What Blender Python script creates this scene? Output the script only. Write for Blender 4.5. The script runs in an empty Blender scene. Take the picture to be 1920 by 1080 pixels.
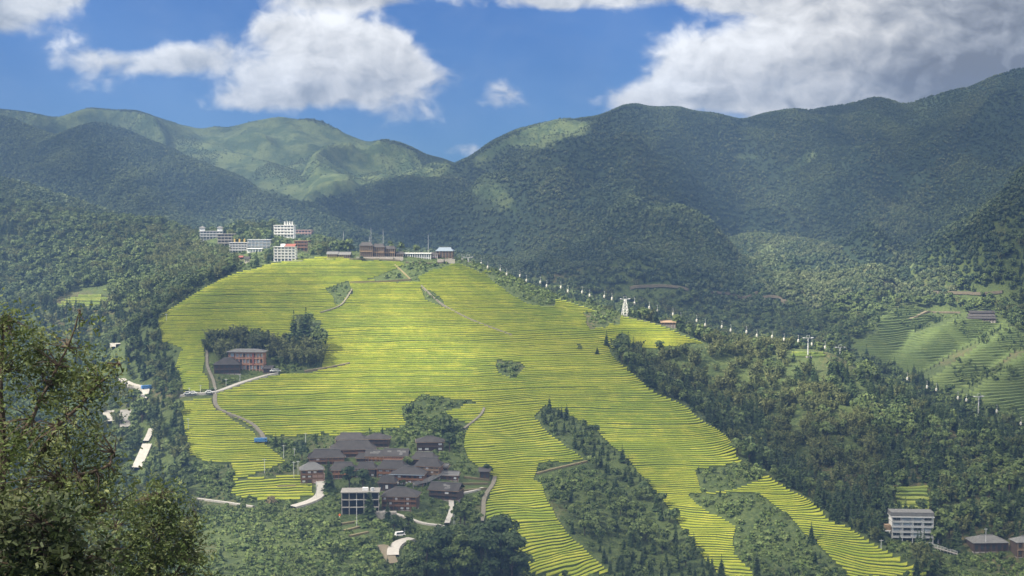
import bpy, math, random
import numpy as np
from mathutils import Vector, Matrix

SC = bpy.context.scene
COL = SC.collection
rad = math.radians
random.seed(7)
RNG = np.random.default_rng(7)

# ------------------------------------------------------------------ camera
FOV = 40.0
F = 960 / math.tan(rad(FOV / 2))            # focal length in pixels of the 1920 px wide picture
HORIZON = 400.0
PITCH = math.atan((540 - HORIZON) / F)
cam_d = bpy.data.cameras.new('camera')
cam_d.sensor_width = 36.0
cam_d.angle = rad(FOV)
cam_d.clip_start = 0.5
cam_d.clip_end = 20000
cam = bpy.data.objects.new('camera', cam_d)
COL.objects.link(cam)
cam.location = (0, 0, 0)
cam.rotation_euler = (rad(90) - PITCH, 0, 0)
SC.camera = cam

# ------------------------------------------------------------------ light
SUN = Vector((-0.62, -0.30, 0.72)).normalized()      # direction towards the sun
SUN_EL = math.asin(SUN.z)
SUN_AZ = math.atan2(SUN.x, SUN.y)
sun_d = bpy.data.lights.new('sun', 'SUN')
sun_d.energy = 5.0
sun_d.angle = rad(0.5)
sun_d.color = (1.0, 0.91, 0.74)
sun = bpy.data.objects.new('sun', sun_d)
COL.objects.link(sun)
sun.rotation_euler = (-SUN).to_track_quat('-Z', 'Y').to_euler()
SKY_STRENGTH = 0.13
EXPOSURE = 1.55
HAZE_DENSITY = 0.00025
SC.view_settings.view_transform = 'Standard'
SC.view_settings.look = 'None'
SC.view_settings.gamma = 1.0
SC.view_settings.use_curve_mapping = False
SC.view_settings.exposure = EXPOSURE
SC.cycles.use_denoising = True
SC.cycles.max_bounces = 6
SC.cycles.diffuse_bounces = 3
SC.cycles.transparent_max_bounces = 12


def nodes_of(tree):
    """small helper set for building node graphs with python expressions"""
    N, L = tree.nodes, tree.links

    def put(sock, v):
        if v is None:
            return
        if isinstance(v, bpy.types.NodeSocket):
            L.new(v, sock)
        else:
            sock.default_value = v

    def m(op, a, b=None, c=None, clamp=False):
        n = N.new('ShaderNodeMath')
        n.operation = op
        n.use_clamp = clamp
        put(n.inputs[0], a); put(n.inputs[1], b); put(n.inputs[2], c)
        return n.outputs[0]

    def ramp(v, lo, hi, a=0.0, b=1.0, smooth=True):
        n = N.new('ShaderNodeMapRange')
        n.interpolation_type = 'SMOOTHSTEP' if smooth else 'LINEAR'
        put(n.inputs['Value'], v); put(n.inputs['From Min'], lo); put(n.inputs['From Max'], hi)
        put(n.inputs['To Min'], a); put(n.inputs['To Max'], b)
        return n.outputs[0]

    def mix(f, a, b, kind='MIX'):
        n = N.new('ShaderNodeMix')
        n.data_type = 'RGBA'
        n.blend_type = kind
        put(n.inputs[0], f); put(n.inputs[6], a); put(n.inputs[7], b)
        return n.outputs[2]

    def noise(vec, scale, detail=4.0, rough=0.55, dist=0.0):
        n = N.new('ShaderNodeTexNoise')
        if vec is not None:
            L.new(vec, n.inputs['Vector'])
        n.inputs['Scale'].default_value = scale
        n.inputs['Detail'].default_value = detail
        n.inputs['Roughness'].default_value = rough
        n.inputs['Distortion'].default_value = dist
        return n.outputs[0]

    def vmath(op, a, b=None):
        n = N.new('ShaderNodeVectorMath')
        n.operation = op
        put(n.inputs[0], a)
        if b is not None:
            put(n.inputs[3] if op == 'SCALE' else n.inputs[1], b)
        return n.outputs[0]
    return N, L, m, ramp, mix, noise, vmath


# ------------------------------------------------------------------ sky with clouds
def px_az(u): return math.atan((u - 960) / F)
def px_el(v): return math.atan((HORIZON - v) / F)


def build_world():
    w = bpy.data.worlds.new('World')
    SC.world = w
    w.use_nodes = True
    t = w.node_tree
    t.nodes.clear()
    N, L, m, ramp, mix, noise, vmath = nodes_of(t)
    out = N.new('ShaderNodeOutputWorld')
    bg = N.new('ShaderNodeBackground')
    L.new(bg.outputs[0], out.inputs[0])
    sky = N.new('ShaderNodeTexSky')
    sky.sky_type = 'NISHITA'
    sky.sun_disc = False
    sky.sun_elevation = SUN_EL
    sky.sun_rotation = SUN_AZ
    sky.altitude = 1200
    sky.air_density = 1.0
    sky.dust_density = 0.4
    sky.ozone_density = 2.5
    blue = mix(1.0, sky.outputs[0], SKY_TINT, 'MULTIPLY')
    tc = N.new('ShaderNodeTexCoord')
    d = tc.outputs['Generated']
    sep = N.new('ShaderNodeSeparateXYZ')
    L.new(d, sep.inputs[0])
    x, y, z = sep.outputs
    az = m('ARCTAN2', x, y)
    el = m('ARCSINE', z)
    # work in units of 100 photograph pixels round the view direction
    K = F / 100.0
    U = m('MULTIPLY', az, K)
    V = m('MULTIPLY', el, K)
    comb = N.new('ShaderNodeCombineXYZ')
    L.new(U, comb.inputs[0]); L.new(m('MULTIPLY', V, 1.35), comb.inputs[1])
    p = comb.outputs[0]
    warp = N.new('ShaderNodeTexNoise')
    L.new(p, warp.inputs['Vector'])
    warp.inputs['Scale'].default_value = 0.9
    warp.inputs['Detail'].default_value = 3
    pw = vmath('ADD', p, vmath('SCALE', vmath('SUBTRACT', warp.outputs[1], (0.5, 0.5, 0.5)), 0.9))
    n1 = noise(pw, 1.05, 8.0, 0.53)
    n1s = noise(vmath('ADD', pw, (-0.18, 0.26, 0.0)), 1.05, 7.0, 0.56)
    wide = noise(p, 0.11, 3.0, 0.5)

    def blob(u, v, ru, rv):
        a = m('MULTIPLY', m('SUBTRACT', U, (u - 960) / 100.0), 100.0 / ru)
        b = m('MULTIPLY', m('SUBTRACT', V, (HORIZON - v) / 100.0), 100.0 / rv)
        q = m('ADD', m('MULTIPLY', a, a), m('MULTIPLY', b, b))
        e = m('EXPONENT', m('MULTIPLY', q, -1.0))
        return e, m('MULTIPLY', e, m('SUBTRACT', m('MULTIPLY', b, 0.8), m('MULTIPLY', a, 0.45)))

    dens = None
    grey = None
    for (u, v, ru, rv, s, g) in CLOUDS:
        b, tl_ = blob(u, v, ru, rv)
        tilt = m('MULTIPLY', tl_, s) if dens is None else m('ADD', tilt, m('MULTIPLY', tl_, s))
        bs = m('MULTIPLY', b, s)
        dens = bs if dens is None else m('ADD', dens, bs)
        if g > 0:
            bg_ = m('MULTIPLY', b, g)
            grey = bg_ if grey is None else m('ADD', grey, bg_)
    # outside the frame the broken cloud goes on at about the same cover
    inside = m('MULTIPLY', ramp(m('ABSOLUTE', U), 10.5, 15.0, 1.0, 0.0), ramp(V, 4.6, 7.5, 1.0, 0.0))
    front = ramp(y, 0.0, 0.3, 0.0, 1.0)
    inside = m('MULTIPLY', inside, front)
    other = ramp(wide, 0.36, 0.62, 0.0, 1.0)
    dens = m('ADD', m('MULTIPLY', dens, inside), m('MULTIPLY', other, m('SUBTRACT', 1.0, inside)))
    nn = m('SUBTRACT', n1, 0.5)
    field = m('ADD', dens, m('MULTIPLY', nn, 2.0))
    alpha = ramp(field, 0.42, 1.05, 0.0, 1.0)
    # light: billows facing the sun are brighter, thick and low parts greyer
    slope = m('SUBTRACT', n1, n1s)
    thick = ramp(field, 0.55, 1.9, 0.0, 1.0)
    lum = m('ADD', 0.80, m('ADD', m('MULTIPLY', slope, 1.1), m('MULTIPLY', tilt, 0.20)))
    lum = m('SUBTRACT', lum, m('MULTIPLY', thick, 0.04))
    lum = m('SUBTRACT', lum, m('MULTIPLY', grey, m('ADD', 0.9, m('MULTIPLY', nn, 0.7))))
    lum = m('MAXIMUM', m('MINIMUM', lum, 1.0), 0.24)
    lum = m('MULTIPLY', lum, CLOUD_GAIN)
    tint = mix(ramp(lum, 0.25 * CLOUD_GAIN, 0.75 * CLOUD_GAIN), (0.86, 0.92, 1.0, 1), (1.0, 1.0, 0.985, 1))
    cl = N.new('ShaderNodeVectorMath'); cl.operation = 'SCALE'
    L.new(tint, cl.inputs[0]); L.new(lum, cl.inputs[3])
    skyc = vmath('SCALE', blue, SKY_STRENGTH)
    veil = m('MULTIPLY', ramp(n1, 0.35, 0.75), 0.06)
    skyc = mix(veil, skyc, (0.55 * CLOUD_GAIN, 0.6 * CLOUD_GAIN, 0.68 * CLOUD_GAIN, 1))
    up = ramp(z, -0.02, 0.03, 0.0, 1.0)
    final = mix(m('MULTIPLY', m('MULTIPLY', alpha, 0.97), up), skyc, cl.outputs[0])
    L.new(final, bg.inputs[0])
    bg.inputs[1].default_value = 1.0
    w.cycles.sampling_method = 'MANUAL'
    w.cycles.sample_map_resolution = 512


SKY_TINT = (0.088, 0.160, 0.290, 1)
CLOUD_GAIN = 0.50
#         u     v    ru   rv  density grey
CLOUDS = [
    (30, 25, 130, 62, 1.25, 0.16), (130, 5, 110, 34, 0.8, 0.0), (60, 75, 70, 30, 0.5, 0.12),
    (235, 132, 105, 32, 1.0, 0.10), (370, 122, 95, 28, 0.85, 0.12), (180, 178, 80, 24, 0.42, 0.05), (420, 90, 60, 26, 0.35, 0.1),
    (610, 75, 95, 50, 0.9, 0.0), (660, 120, 130, 70, 1.25, 0.0), (550, 165, 135, 48, 1.15, 0.10), (735, 120, 60, 62, 0.9, 0.05), (450, 195, 70, 28, 0.7, 0.1),
    (770, 215, 70, 34, 0.6, 0.08), (850, 150, 60, 30, 0.35, 0.1), (600, 8, 110, 20, 0.8, 0.22), (500, 55, 80, 34, 0.5, 0.2), (700, 8, 110, 18, 0.6, 0.2), (310, 40, 40, 26, 0.34, 0.1),
    (940, 182, 52, 32, 0.85, 0.10), (880, 285, 60, 22, 0.9, 0.0), (845, 80, 26, 20, 0.38, 0.1),
    (1000, 8, 120, 22, 0.6, 0.12), (920, 95, 25, 20, 0.35, 0.1), (1250, 0, 330, 26, 1.0, 0.2),
    (1450, 115, 190, 75, 1.45, 0.0), (1290, 155, 110, 52, 1.1, 0.0), (1190, 192, 55, 34, 0.75, 0.04),
    (1560, 80, 130, 55, 0.9, 0.0), (1480, 200, 260, 50, 0.8, 0.16), (1720, 170, 150, 120, 1.2, 0.25),
    (1860, 60, 240, 130, 1.6, 0.34), (1640, 20, 260, 40, 0.9, 0.24), (1840, 150, 180, 60, 0.8, 0.22),
]
build_world()


# ------------------------------------------------------------------ picture <-> place
CP, SP = math.cos(PITCH), math.sin(PITCH)


def ray(u, v):
    a = (u - 960) / F
    b = (540 - v) / F
    return a, CP + b * SP, -SP + b * CP


def P(u, v, Y):
    a, dy, dz = ray(u, v)
    k = Y / dy
    return (a * k, Y, dz * k)


def project(x, y, z):
    f = y * CP - z * SP
    up = y * SP + z * CP
    return 960 + F * x / f, 540 - F * up / f


# value noise
class VNoise:
    def __init__(self, seed, n=64):
        self.n = n
        self.t = np.random.default_rng(seed).random((n, n))

    def __call__(self, x, y):
        n = self.n
        xi = np.floor(x).astype(int); yi = np.floor(y).astype(int)
        fx = x - xi; fy = y - yi
        fx = fx * fx * fx * (fx * (fx * 6 - 15) + 10); fy = fy * fy * fy * (fy * (fy * 6 - 15) + 10)
        a = self.t[xi % n, yi % n]; b = self.t[(xi + 1) % n, yi % n]
        c = self.t[xi % n, (yi + 1) % n]; d = self.t[(xi + 1) % n, (yi + 1) % n]
        return (a * (1 - fx) + b * fx) * (1 - fy) + (c * (1 - fx) + d * fx) * fy


VN = [VNoise(s) for s in range(11, 23)]

# ------------------------------------------------------------------ shape of the land
CTRL = [
    # summit plateau and the back of it
    (560, 488, 955), (620, 480, 965), (700, 479, 970), (760, 482, 970), (850, 487, 975), (872, 493, 980),
    (640, 478, 1005), (760, 480, 1010), (840, 486, 1010), (880, 520, 1060), (760, 505, 1080), (680, 498, 1080),
    # upper village
    (530, 492, 1010), (540, 448, 1120), (400, 452, 1150), (440, 476, 1070), (585, 450, 1125), (580, 475, 1060),
    (480, 468, 1080), (600, 470, 1150), (500, 430, 1190), (430, 440, 1190),
    # left edge of the terraces and the ravine behind
    (500, 503, 935), (420, 524, 912), (360, 552, 890), (312, 582, 870), (302, 602, 856),
    (270, 590, 950), (320, 550, 985), (400, 510, 1010), (460, 490, 1010),
    # left forest slope
    (200, 560, 1050), (100, 500, 1150), (0, 450, 1200), (300, 505, 1090), (380, 480, 1120), (250, 450, 1230),
    (100, 400, 1330), (0, 345, 1400), (-150, 330, 1400), (300, 425, 1280), (370, 452, 1220), (-150, 450, 1180), (420, 470, 1300), (330, 450, 1400),
    (250, 620, 920), (150, 585, 985), (160, 545, 1035), (100, 650, 940), (30, 580, 1040), (-100, 620, 1000), (200, 660, 880),
    (270, 745, 790), (225, 720, 820), (205, 800, 765), (265, 870, 715), (150, 720, 840), (300, 810, 740), (300, 690, 830),
    (0, 760, 840), (-150, 760, 860), (50, 900, 740), (150, 950, 690), (-100, 950, 720),
    # left terraces
    (330, 690, 812), (342, 750, 768), (348, 810, 733), (375, 900, 680), (420, 850, 708), (480, 850, 712), (530, 890, 686),
    # face of the hill
    (450, 560, 892), (450, 640, 842), (460, 710, 800), (405, 742, 772), (600, 640, 848), (600, 700, 810), (600, 520, 935),
    (520, 600, 868), (700, 560, 915), (700, 640, 856), (700, 720, 797), (560, 760, 764), (560, 815, 730), (700, 800, 742),
    (800, 540, 932), (800, 640, 860), (800, 720, 800), (800, 790, 752), (900, 560, 930), (900, 640, 866), (900, 720, 800),
    (900, 800, 745), (900, 870, 702), (660, 500, 948), (800, 505, 957), (900, 515, 965),
    # right silhouette of the terraces
    (935, 510, 980), (1000, 540, 970), (1100, 576, 952), (1172, 596, 942), (1250, 613, 935), (1322, 641, 922),
    (940, 540, 1060), (1010, 570, 1050), (1100, 605, 1030), (1180, 640, 1040), (1260, 660, 1040), (1330, 680, 1030),
    (1250, 640, 905), (1180, 655, 886), (1130, 655, 880), (1050, 590, 925),
    (1000, 600, 912), (1000, 680, 845), (1000, 760, 784), (1100, 640, 888), (1100, 700, 836), (1100, 760, 790),
    (1100, 820, 746), (1180, 695, 845), (1250, 737, 815), (1300, 762, 797), (1350, 802, 767), (1425, 873, 720), (1500, 922, 688),
    (1580, 976, 653), (1650, 1022, 628), (1750, 1082, 598),
    # forest just beyond that edge (ground lies lower)
    (1230, 705, 900), (1330, 770, 858), (1400, 830, 800), (1470, 885, 752), (1560, 945, 712), (1640, 1000, 680), (1720, 1050, 655),
    # lower part
    (1000, 830, 734), (1050, 862, 714), (960, 880, 700), (940, 905, 688), (915, 945, 662), (950, 1000, 628), (1000, 1045, 604),
    (1000, 1085, 584), (1085, 868, 712), (1120, 880, 712), (1060, 800, 762), (1180, 950, 684), (1250, 1060, 628), (1060, 960, 655), (1120, 1085, 595),
    (1200, 800, 756), (1300, 830, 742), (1300, 905, 702), (1350, 950, 678), (1250, 925, 695), (1300, 1000, 654),
    (1400, 1080, 614), (1200, 850, 727), (1450, 965, 668), (1550, 1045, 630), (1450, 1045, 633), (1600, 1085, 605),
    # right spur
    (1345, 655, 935), (1400, 658, 938), (1475, 656, 938), (1515, 655, 938), (1555, 657, 935), (1515, 674, 922), (1480, 676, 918), (1560, 690, 912), (1620, 712, 900), (1700, 758, 875),
    (1760, 785, 860), (1850, 810, 845), (1930, 842, 830), (2050, 890, 800),
    (1400, 700, 1030), (1500, 700, 1035), (1600, 740, 1000), (1700, 790, 970), (1800, 830, 950), (1900, 860, 930),
    (1400, 715, 888), (1500, 740, 865), (1500, 810, 806), (1600, 810, 812), (1600, 890, 757), (1700, 840, 800),
    (1700, 905, 745), (1800, 890, 768), (1900, 910, 756), (1720, 970, 700), (1860, 1020, 676), (1900, 1010, 680), (1800, 1065, 652),
    (1900, 1085, 638), (1710, 1035, 662), (2050, 1000, 690), (2100, 1085, 640),
    # lower village
    (600, 835, 718), (560, 880, 694), (600, 925, 664), (700, 850, 710), (700, 900, 676), (750, 955, 640), (800, 835, 722),
    (830, 900, 678), (850, 955, 648), (890, 925, 667), (880, 985, 622), (830, 1015, 602), (750, 1030, 585), (700, 1000, 602),
    (640, 965, 630), (500, 905, 676), (430, 940, 652), (540, 955, 640), (620, 1000, 602), (600, 1050, 560), (500, 980, 605),
    (450, 1060, 540), (400, 990, 598), (300, 960, 640),
    (800, 1085, 560), (900, 1085, 565), (650, 1085, 540), (500, 1085, 520), (350, 1085, 520), (200, 1085, 560), (0, 1085, 600),
    # valley behind the hill, feet of the mountains
    (700, 470, 1420), (900, 490, 1400), (1000, 520, 1380), (1100, 560, 1330), (1200, 590, 1290), (1300, 610, 1270), (1400, 640, 1240),
    (1000, 560, 1200), (850, 540, 1250), (700, 500, 1280), (1200, 650, 1150), (1100, 640, 1150), (600, 455, 1350),
    (1300, 690, 1120), (1400, 700, 1130),
    # terraces far right
    (1500, 600, 1300), (1500, 560, 1420), (1600, 545, 1450), (1700, 555, 1420), (1700, 578, 1370), (1760, 580, 1350), (1840, 600, 1290),
    (1900, 580, 1400), (1690, 610, 1300), (1640, 645, 1230), (1800, 640, 1230), (1900, 640, 1230), (1780, 690, 1160), (1900, 750, 1070), (1680, 690, 1170),
    (1850, 700, 1140), (1560, 690, 1180), (1620, 720, 1120), (1760, 750, 1070), (2050, 640, 1250), (2050, 800, 1020), (2100, 610, 1420), (1940, 585, 1440), (2020, 605, 1460), (1900, 572, 1500), (2000, 600, 1600), (1800, 545, 1560),
]
DIRECT = [(0, 0, -1.9), (-15, 0, -3), (15, 0, -3), (0, -30, 6), (-40, -30, 4), (40, -30, 4), (0, 12, -6), (-9, 30, -13.5), (-20, 30, -12), (10, 30, -16), (40, 30, -18),
          (-60, 60, -28), (0, 60, -32), (60, 60, -36), (0, 120, -64), (-80, 120, -58), (80, 120, -68), (0, 220, -112), (-110, 220, -104), (110, 220, -116),
          (0, 320, -142), (-150, 320, -136), (150, 320, -145), (0, 420, -152), (-170, 420, -146), (170, 420, -155), (280, 480, -160), (-260, 480, -150),
          (-330, 560, -150), (330, 520, -165)]
pts = np.array([P(*c) for c in CTRL] + DIRECT)
S_ = 300.0


def tps_fit(pts, lam=2e-3):
    n = len(pts)
    xy = pts[:, :2] / S_
    d = np.linalg.norm(xy[:, None] - xy[None], axis=2)
    Kk = np.where(d > 0, d * d * np.log(d + 1e-12), 0) + lam * np.eye(n)
    Pm = np.hstack([np.ones((n, 1)), xy])
    A = np.zeros((n + 3, n + 3))
    A[:n, :n] = Kk; A[:n, n:] = Pm; A[n:, :n] = Pm.T
    b = np.concatenate([pts[:, 2], np.zeros(3)])
    s = np.linalg.solve(A, b)
    return xy, s[:n], s[n:]


TPS = tps_fit(pts)


def tps(x, y):
    xy, w, c = TPS
    X = x.ravel() / S_; Y = y.ravel() / S_
    out = np.empty_like(X)
    for i in range(0, len(X), 20000):
        xs, ys = X[i:i + 20000], Y[i:i + 20000]
        d2 = (xs[:, None] - xy[None, :, 0]) ** 2 + (ys[:, None] - xy[None, :, 1]) ** 2
        out[i:i + 20000] = (0.5 * d2 * np.log(d2 + 1e-12)) @ w + c[0] + c[1] * xs + c[2] * ys
    return out.reshape(x.shape)


def smax(a, b, k):
    h = np.clip(0.5 + 0.5 * (a - b) / k, 0, 1)
    return b * (1 - h) + a * h + k * h * (1 - h)


RIDGE_A = [(-500, 240, 2500), (-200, 222, 2500), (0, 205, 2500), (50, 210, 2500), (110, 222, 2500), (165, 203, 2500), (205, 206, 2500), (260, 209, 2500),
           (310, 225, 2480), (380, 241, 2480), (405, 235, 2480), (430, 238, 2480), (480, 225, 2480), (530, 219, 2480), (555, 224, 2480),
           (580, 221, 2460), (610, 228, 2460), (650, 250, 2450), (690, 266, 2450), (720, 261, 2450), (760, 272, 2440), (800, 292, 2430),
           (830, 299, 2420), (850, 307, 2410), (900, 330, 2400), (1000, 380, 2400), (1200, 420, 2400), (2400, 420, 2400)]
RIDGE_M = [(-500, 440, 2250), (500, 420, 2250), (700, 380, 2250), (800, 335, 2280), (850, 309, 2300), (880, 297, 2300), (920, 268, 2300), (960, 248, 2300), (1000, 235, 2300),
           (1050, 222, 2300), (1080, 224, 2300), (1110, 222, 2300), (1140, 213, 2300), (1165, 200, 2300), (1190, 196, 2300), (1215, 203, 2300),
           (1250, 203, 2300), (1270, 202, 2300), (1300, 211, 2300), (1340, 214, 2300), (1390, 227, 2310), (1430, 214, 2310), (1490, 205, 2310),
           (1510, 209, 2310), (1560, 200, 2310), (1600, 194, 2300), (1640, 183, 2290), (1695, 197, 2290), (1740, 181, 2270), (1785, 168, 2250),
           (1810, 167, 2240), (1860, 143, 2220), (1900, 128, 2200), (1920, 126, 2190), (2000, 110, 2150), (2150, 140, 2150), (2500, 180, 2150)]
SPURS = [  # crest lines running down from the ridges: points (u, v, Y), side slope
    ([(-200, 200, 2050), (0, 220, 2030), (60, 247, 2020), (110, 256, 2010), (180, 231, 2000), (215, 240, 1980), (260, 262, 1950), (350, 299, 1850), (420, 336, 1780), (500, 357, 1700), (580, 402, 1600), (650, 440, 1500)], 0.55),
    ([(690, 352, 2010), (760, 331, 2010), (800, 336, 1990), (845, 333, 1950), (872, 352, 1940), (905, 349, 1930), (932, 349, 1920), (962, 382, 1900), (1010, 435, 1780), (1060, 490, 1600)], 0.6),
    ([(1190, 197, 2295), (1230, 262, 2200), (1300, 330, 2080), (1400, 400, 1950), (1500, 450, 1800)], 0.6),
    ([(1050, 223, 2295), (1010, 300, 2180), (1100, 380, 2000), (1180, 440, 1820), (1240, 500, 1650)], 0.6),
    ([(1490, 206, 2305), (1540, 285, 2180), (1500, 320, 2120), (1470, 370, 2030)], 0.5),
    ([(1640, 184, 2285), (1590, 270, 2150), (1650, 380, 1950), (1700, 440, 1800)], 0.6),
    ([(1860, 144, 2215), (1800, 280, 2050), (1700, 390, 1900), (1620, 440, 1780)], 0.6),
    ([(530, 220, 2475), (600, 290, 2300), (700, 330, 2150), (760, 340, 2080)], 0.5),
    ([(260, 210, 2490), (360, 260, 2330), (480, 300, 2180), (600, 350, 2000)], 0.5),
    ([(1330, 470, 1720), (1420, 440, 1720), (1500, 452, 1680), (1600, 460, 1620), (1700, 478, 1560), (1780, 503, 1500), (1850, 543, 1450), (1930, 572, 1400)], 0.4),
    ([(300, 400, 1650), (420, 440, 1500), (520, 440, 1400)], 0.45),
]


def ridge_arrays(lst):
    u = np.array([p[0] for p in lst], float)
    q = np.array([P(*p) for p in lst])
    t = (u - 960) / F
    td = np.linspace(t[0], t[-1], 1500)
    k = np.exp(-0.5 * (np.arange(-12, 13) / 4.0) ** 2)
    k /= k.sum()

    def soft(a):
        a = np.interp(td, t, a)
        return np.convolve(np.pad(a, 12, mode='edge'), k, mode='valid')
    return td, soft(q[:, 1]), soft(q[:, 2])


RA, RM = ridge_arrays(RIDGE_A), ridge_arrays(RIDGE_M)
NEAR_SPURS = [([(1850, 604, 1285), (1770, 640, 1225), (1710, 692, 1165)], 0.5), ([(1935, 600, 1300), (1905, 640, 1225), (1830, 690, 1150), (1760, 742, 1078)], 0.5),
              ([(1725, 576, 1370), (1670, 612, 1290), (1615, 652, 1205)], 0.5), ([(1935, 690, 1140), (1880, 735, 1080), (1830, 770, 1040)], 0.5)]
NSPUR_PTS = [(np.array([P(*p) for p in s]), k) for s, k in NEAR_SPURS]
SPUR_PTS = [(np.array([P(*p) for p in s]), k) for s, k in SPURS]


def fbm_ridged(x, y, base):
    out = 0
    for i, (wl, amp) in enumerate(((430, 95), (230, 95), (115, 50), (52, 14), (26, 4))):
        a = 0.35 * i + base
        xr = (x * math.cos(a) - y * math.sin(a)) / wl + 5 * i
        yr = (x * math.sin(a) + y * math.cos(a)) / (wl * 1.5) + 9 * i
        n = VN[i + 2](xr + 0.35 * VN[8](xr * 2, yr * 2), yr + 0.35 * VN[9](xr * 2, yr * 2))
        out = out + amp * (1 - np.abs(2 * n - 1) * 1.6)
    return out


def mountain(x, y, R, base):
    t = x / np.maximum(y, 1.0)
    ty = np.interp(t, R[0], R[1]); tz = np.interp(t, R[0], R[2])
    d = ty - y
    front = 205 * (1 - np.exp(-np.maximum(d, 0) / 430)) + 0.09 * np.maximum(d, 0)
    back = 0.45 * np.maximum(-d, 0)
    n = fbm_ridged(x, y, base)
    return tz - front - back + (n - 62) * (1 - np.exp(-np.maximum(d, 0) / 170)) * np.clip(1.25 - d / 1100, 0.25, 1)


def ground(x, y):
    x = np.asarray(x, float); y = np.asarray(y, float)
    z = tps(x, y)
    z = z + 1.3 * (VN[0](x / 47, y / 47) - 0.5) + 0.6 * (VN[1](x / 19, y / 19) - 0.5)
    z = z - np.maximum(0, y - 1440) * 0.45
    m_ = (y > 900)
    if m_.any():
        xx, yy = x[m_], y[m_]
        zm = smax(mountain(xx, yy, RA, 0.3), mountain(xx, yy, RM, 1.1), 12)
        nz = (VN[5](xx / 60, yy / 60) - 0.5) * 14 + (VN[6](xx / 28, yy / 28) - 0.5) * 6
        for q, k in SPUR_PTS:
            best = np.full(xx.shape, -1e9)
            for i in range(len(q) - 1):
                a, b = q[i], q[i + 1]
                ab = b[:2] - a[:2]
                s = np.clip(((xx - a[0]) * ab[0] + (yy - a[1]) * ab[1]) / (ab @ ab), 0, 1)
                dist = np.hypot(xx - a[0] - s * ab[0], yy - a[1] - s * ab[1])
                dist = np.sqrt(dist * dist + 22.0 ** 2) - 22.0
                best = np.maximum(best, a[2] + s * (b[2] - a[2]) - k * dist + nz * np.clip(dist / 60, 0, 1))
            zm = smax(zm, best, 10)
        zz = z[m_]
        w_ = np.clip((yy - 1120) / 230, 0, 1)
        zm = zm - (1 - w_) * 120
        # no spur may stand above the skyline ridge behind it
        t_ = xx / yy
        sky_s = np.maximum(np.interp(t_, RA[0], RA[2] / RA[1]), np.interp(t_, RM[0], RM[2] / RM[1]))
        zm = np.minimum(zm, sky_s * yy - 0.012 * np.maximum(2300 - yy, 0) + 0.5)
        zz = smax(zz, zm, 8)
        for q, k in NSPUR_PTS:
            best = np.full(xx.shape, -1e9)
            for i in range(len(q) - 1):
                a, b = q[i], q[i + 1]
                ab = b[:2] - a[:2]
                s = np.clip(((xx - a[0]) * ab[0] + (yy - a[1]) * ab[1]) / (ab @ ab), 0, 1)
                dist = np.sqrt((xx - a[0] - s * ab[0]) ** 2 + (yy - a[1] - s * ab[1]) ** 2 + 144.0) - 12.0
                best = np.maximum(best, a[2] + s * (b[2] - a[2]) + 15 - k * dist)
            zz = smax(zz, best, 4)
        z[m_] = zz
    return z


# polar grid of the land as seen from the viewpoint
T_LIM = 0.53
NT = 640
tt = np.linspace(-T_LIM, T_LIM, NT)
yy_rows = np.concatenate([np.geomspace(3, 440, 70)[:-1], np.arange(440, 1100, 2.6), np.arange(1100, 1380, 4.0), np.arange(1380, 2600, 6.0), np.arange(2600, 2800, 25.0)])
NR = len(yy_rows)
GX = tt[None, :] * yy_rows[:, None]
GY = np.repeat(yy_rows[:, None], NT, 1)
GZ = ground(GX, GY)
SL = GZ / GY
RUN = np.maximum.accumulate(np.vstack([np.full((1, NT), -9.0), SL]), axis=0)[:-1]
HID = np.maximum(RUN - SL, 0) * GY          # metres by which a point is hidden behind nearer land


def grid_at(A, x, y):
    x = np.asarray(x, float); y = np.asarray(y, float)
    t = np.clip((x / y + T_LIM) / (2 * T_LIM) * (NT - 1), 0, NT - 1.001)
    r = np.clip(np.interp(y, yy_rows, np.arange(NR)), 0, NR - 1.001)
    ti = t.astype(int); ri = r.astype(int)
    ft = t - ti; fr = r - ri
    return (A[ri, ti] * (1 - ft) + A[ri, ti + 1] * ft) * (1 - fr) + (A[ri + 1, ti] * (1 - ft) + A[ri + 1, ti + 1] * ft) * fr


def gz(x, y):
    return grid_at(GZ, x, y)


def hit(u, v, y0=445.0, y1=2650.0):
    """where the line of sight through a photograph pixel meets the land"""
    a, dy, dz = ray(u, v)
    Y = np.arange(y0, y1, 2.0)
    X = a / dy * Y; Z = dz / dy * Y
    below = Z < gz(X, Y)
    i = int(np.argmax(below)) if below.any() else len(Y) - 1
    return Vector((X[i], Y[i], float(gz(X[i:i + 1], Y[i:i + 1])[0])))


# ------------------------------------------------------------------ picture zones (which ground carries what)
def inside(poly, u, v):
    u = np.asarray(u, float); v = np.asarray(v, float)
    r = np.zeros(u.shape, bool)
    n = len(poly)
    for i in range(n):
        x1, y1 = poly[i]; x2, y2 = poly[(i + 1) % n]
        if y1 == y2:
            continue
        c = ((y1 > v) != (y2 > v)) & (u < (x2 - x1) * (v - y1) / (y2 - y1) + x1)
        r ^= c
    return r


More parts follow.
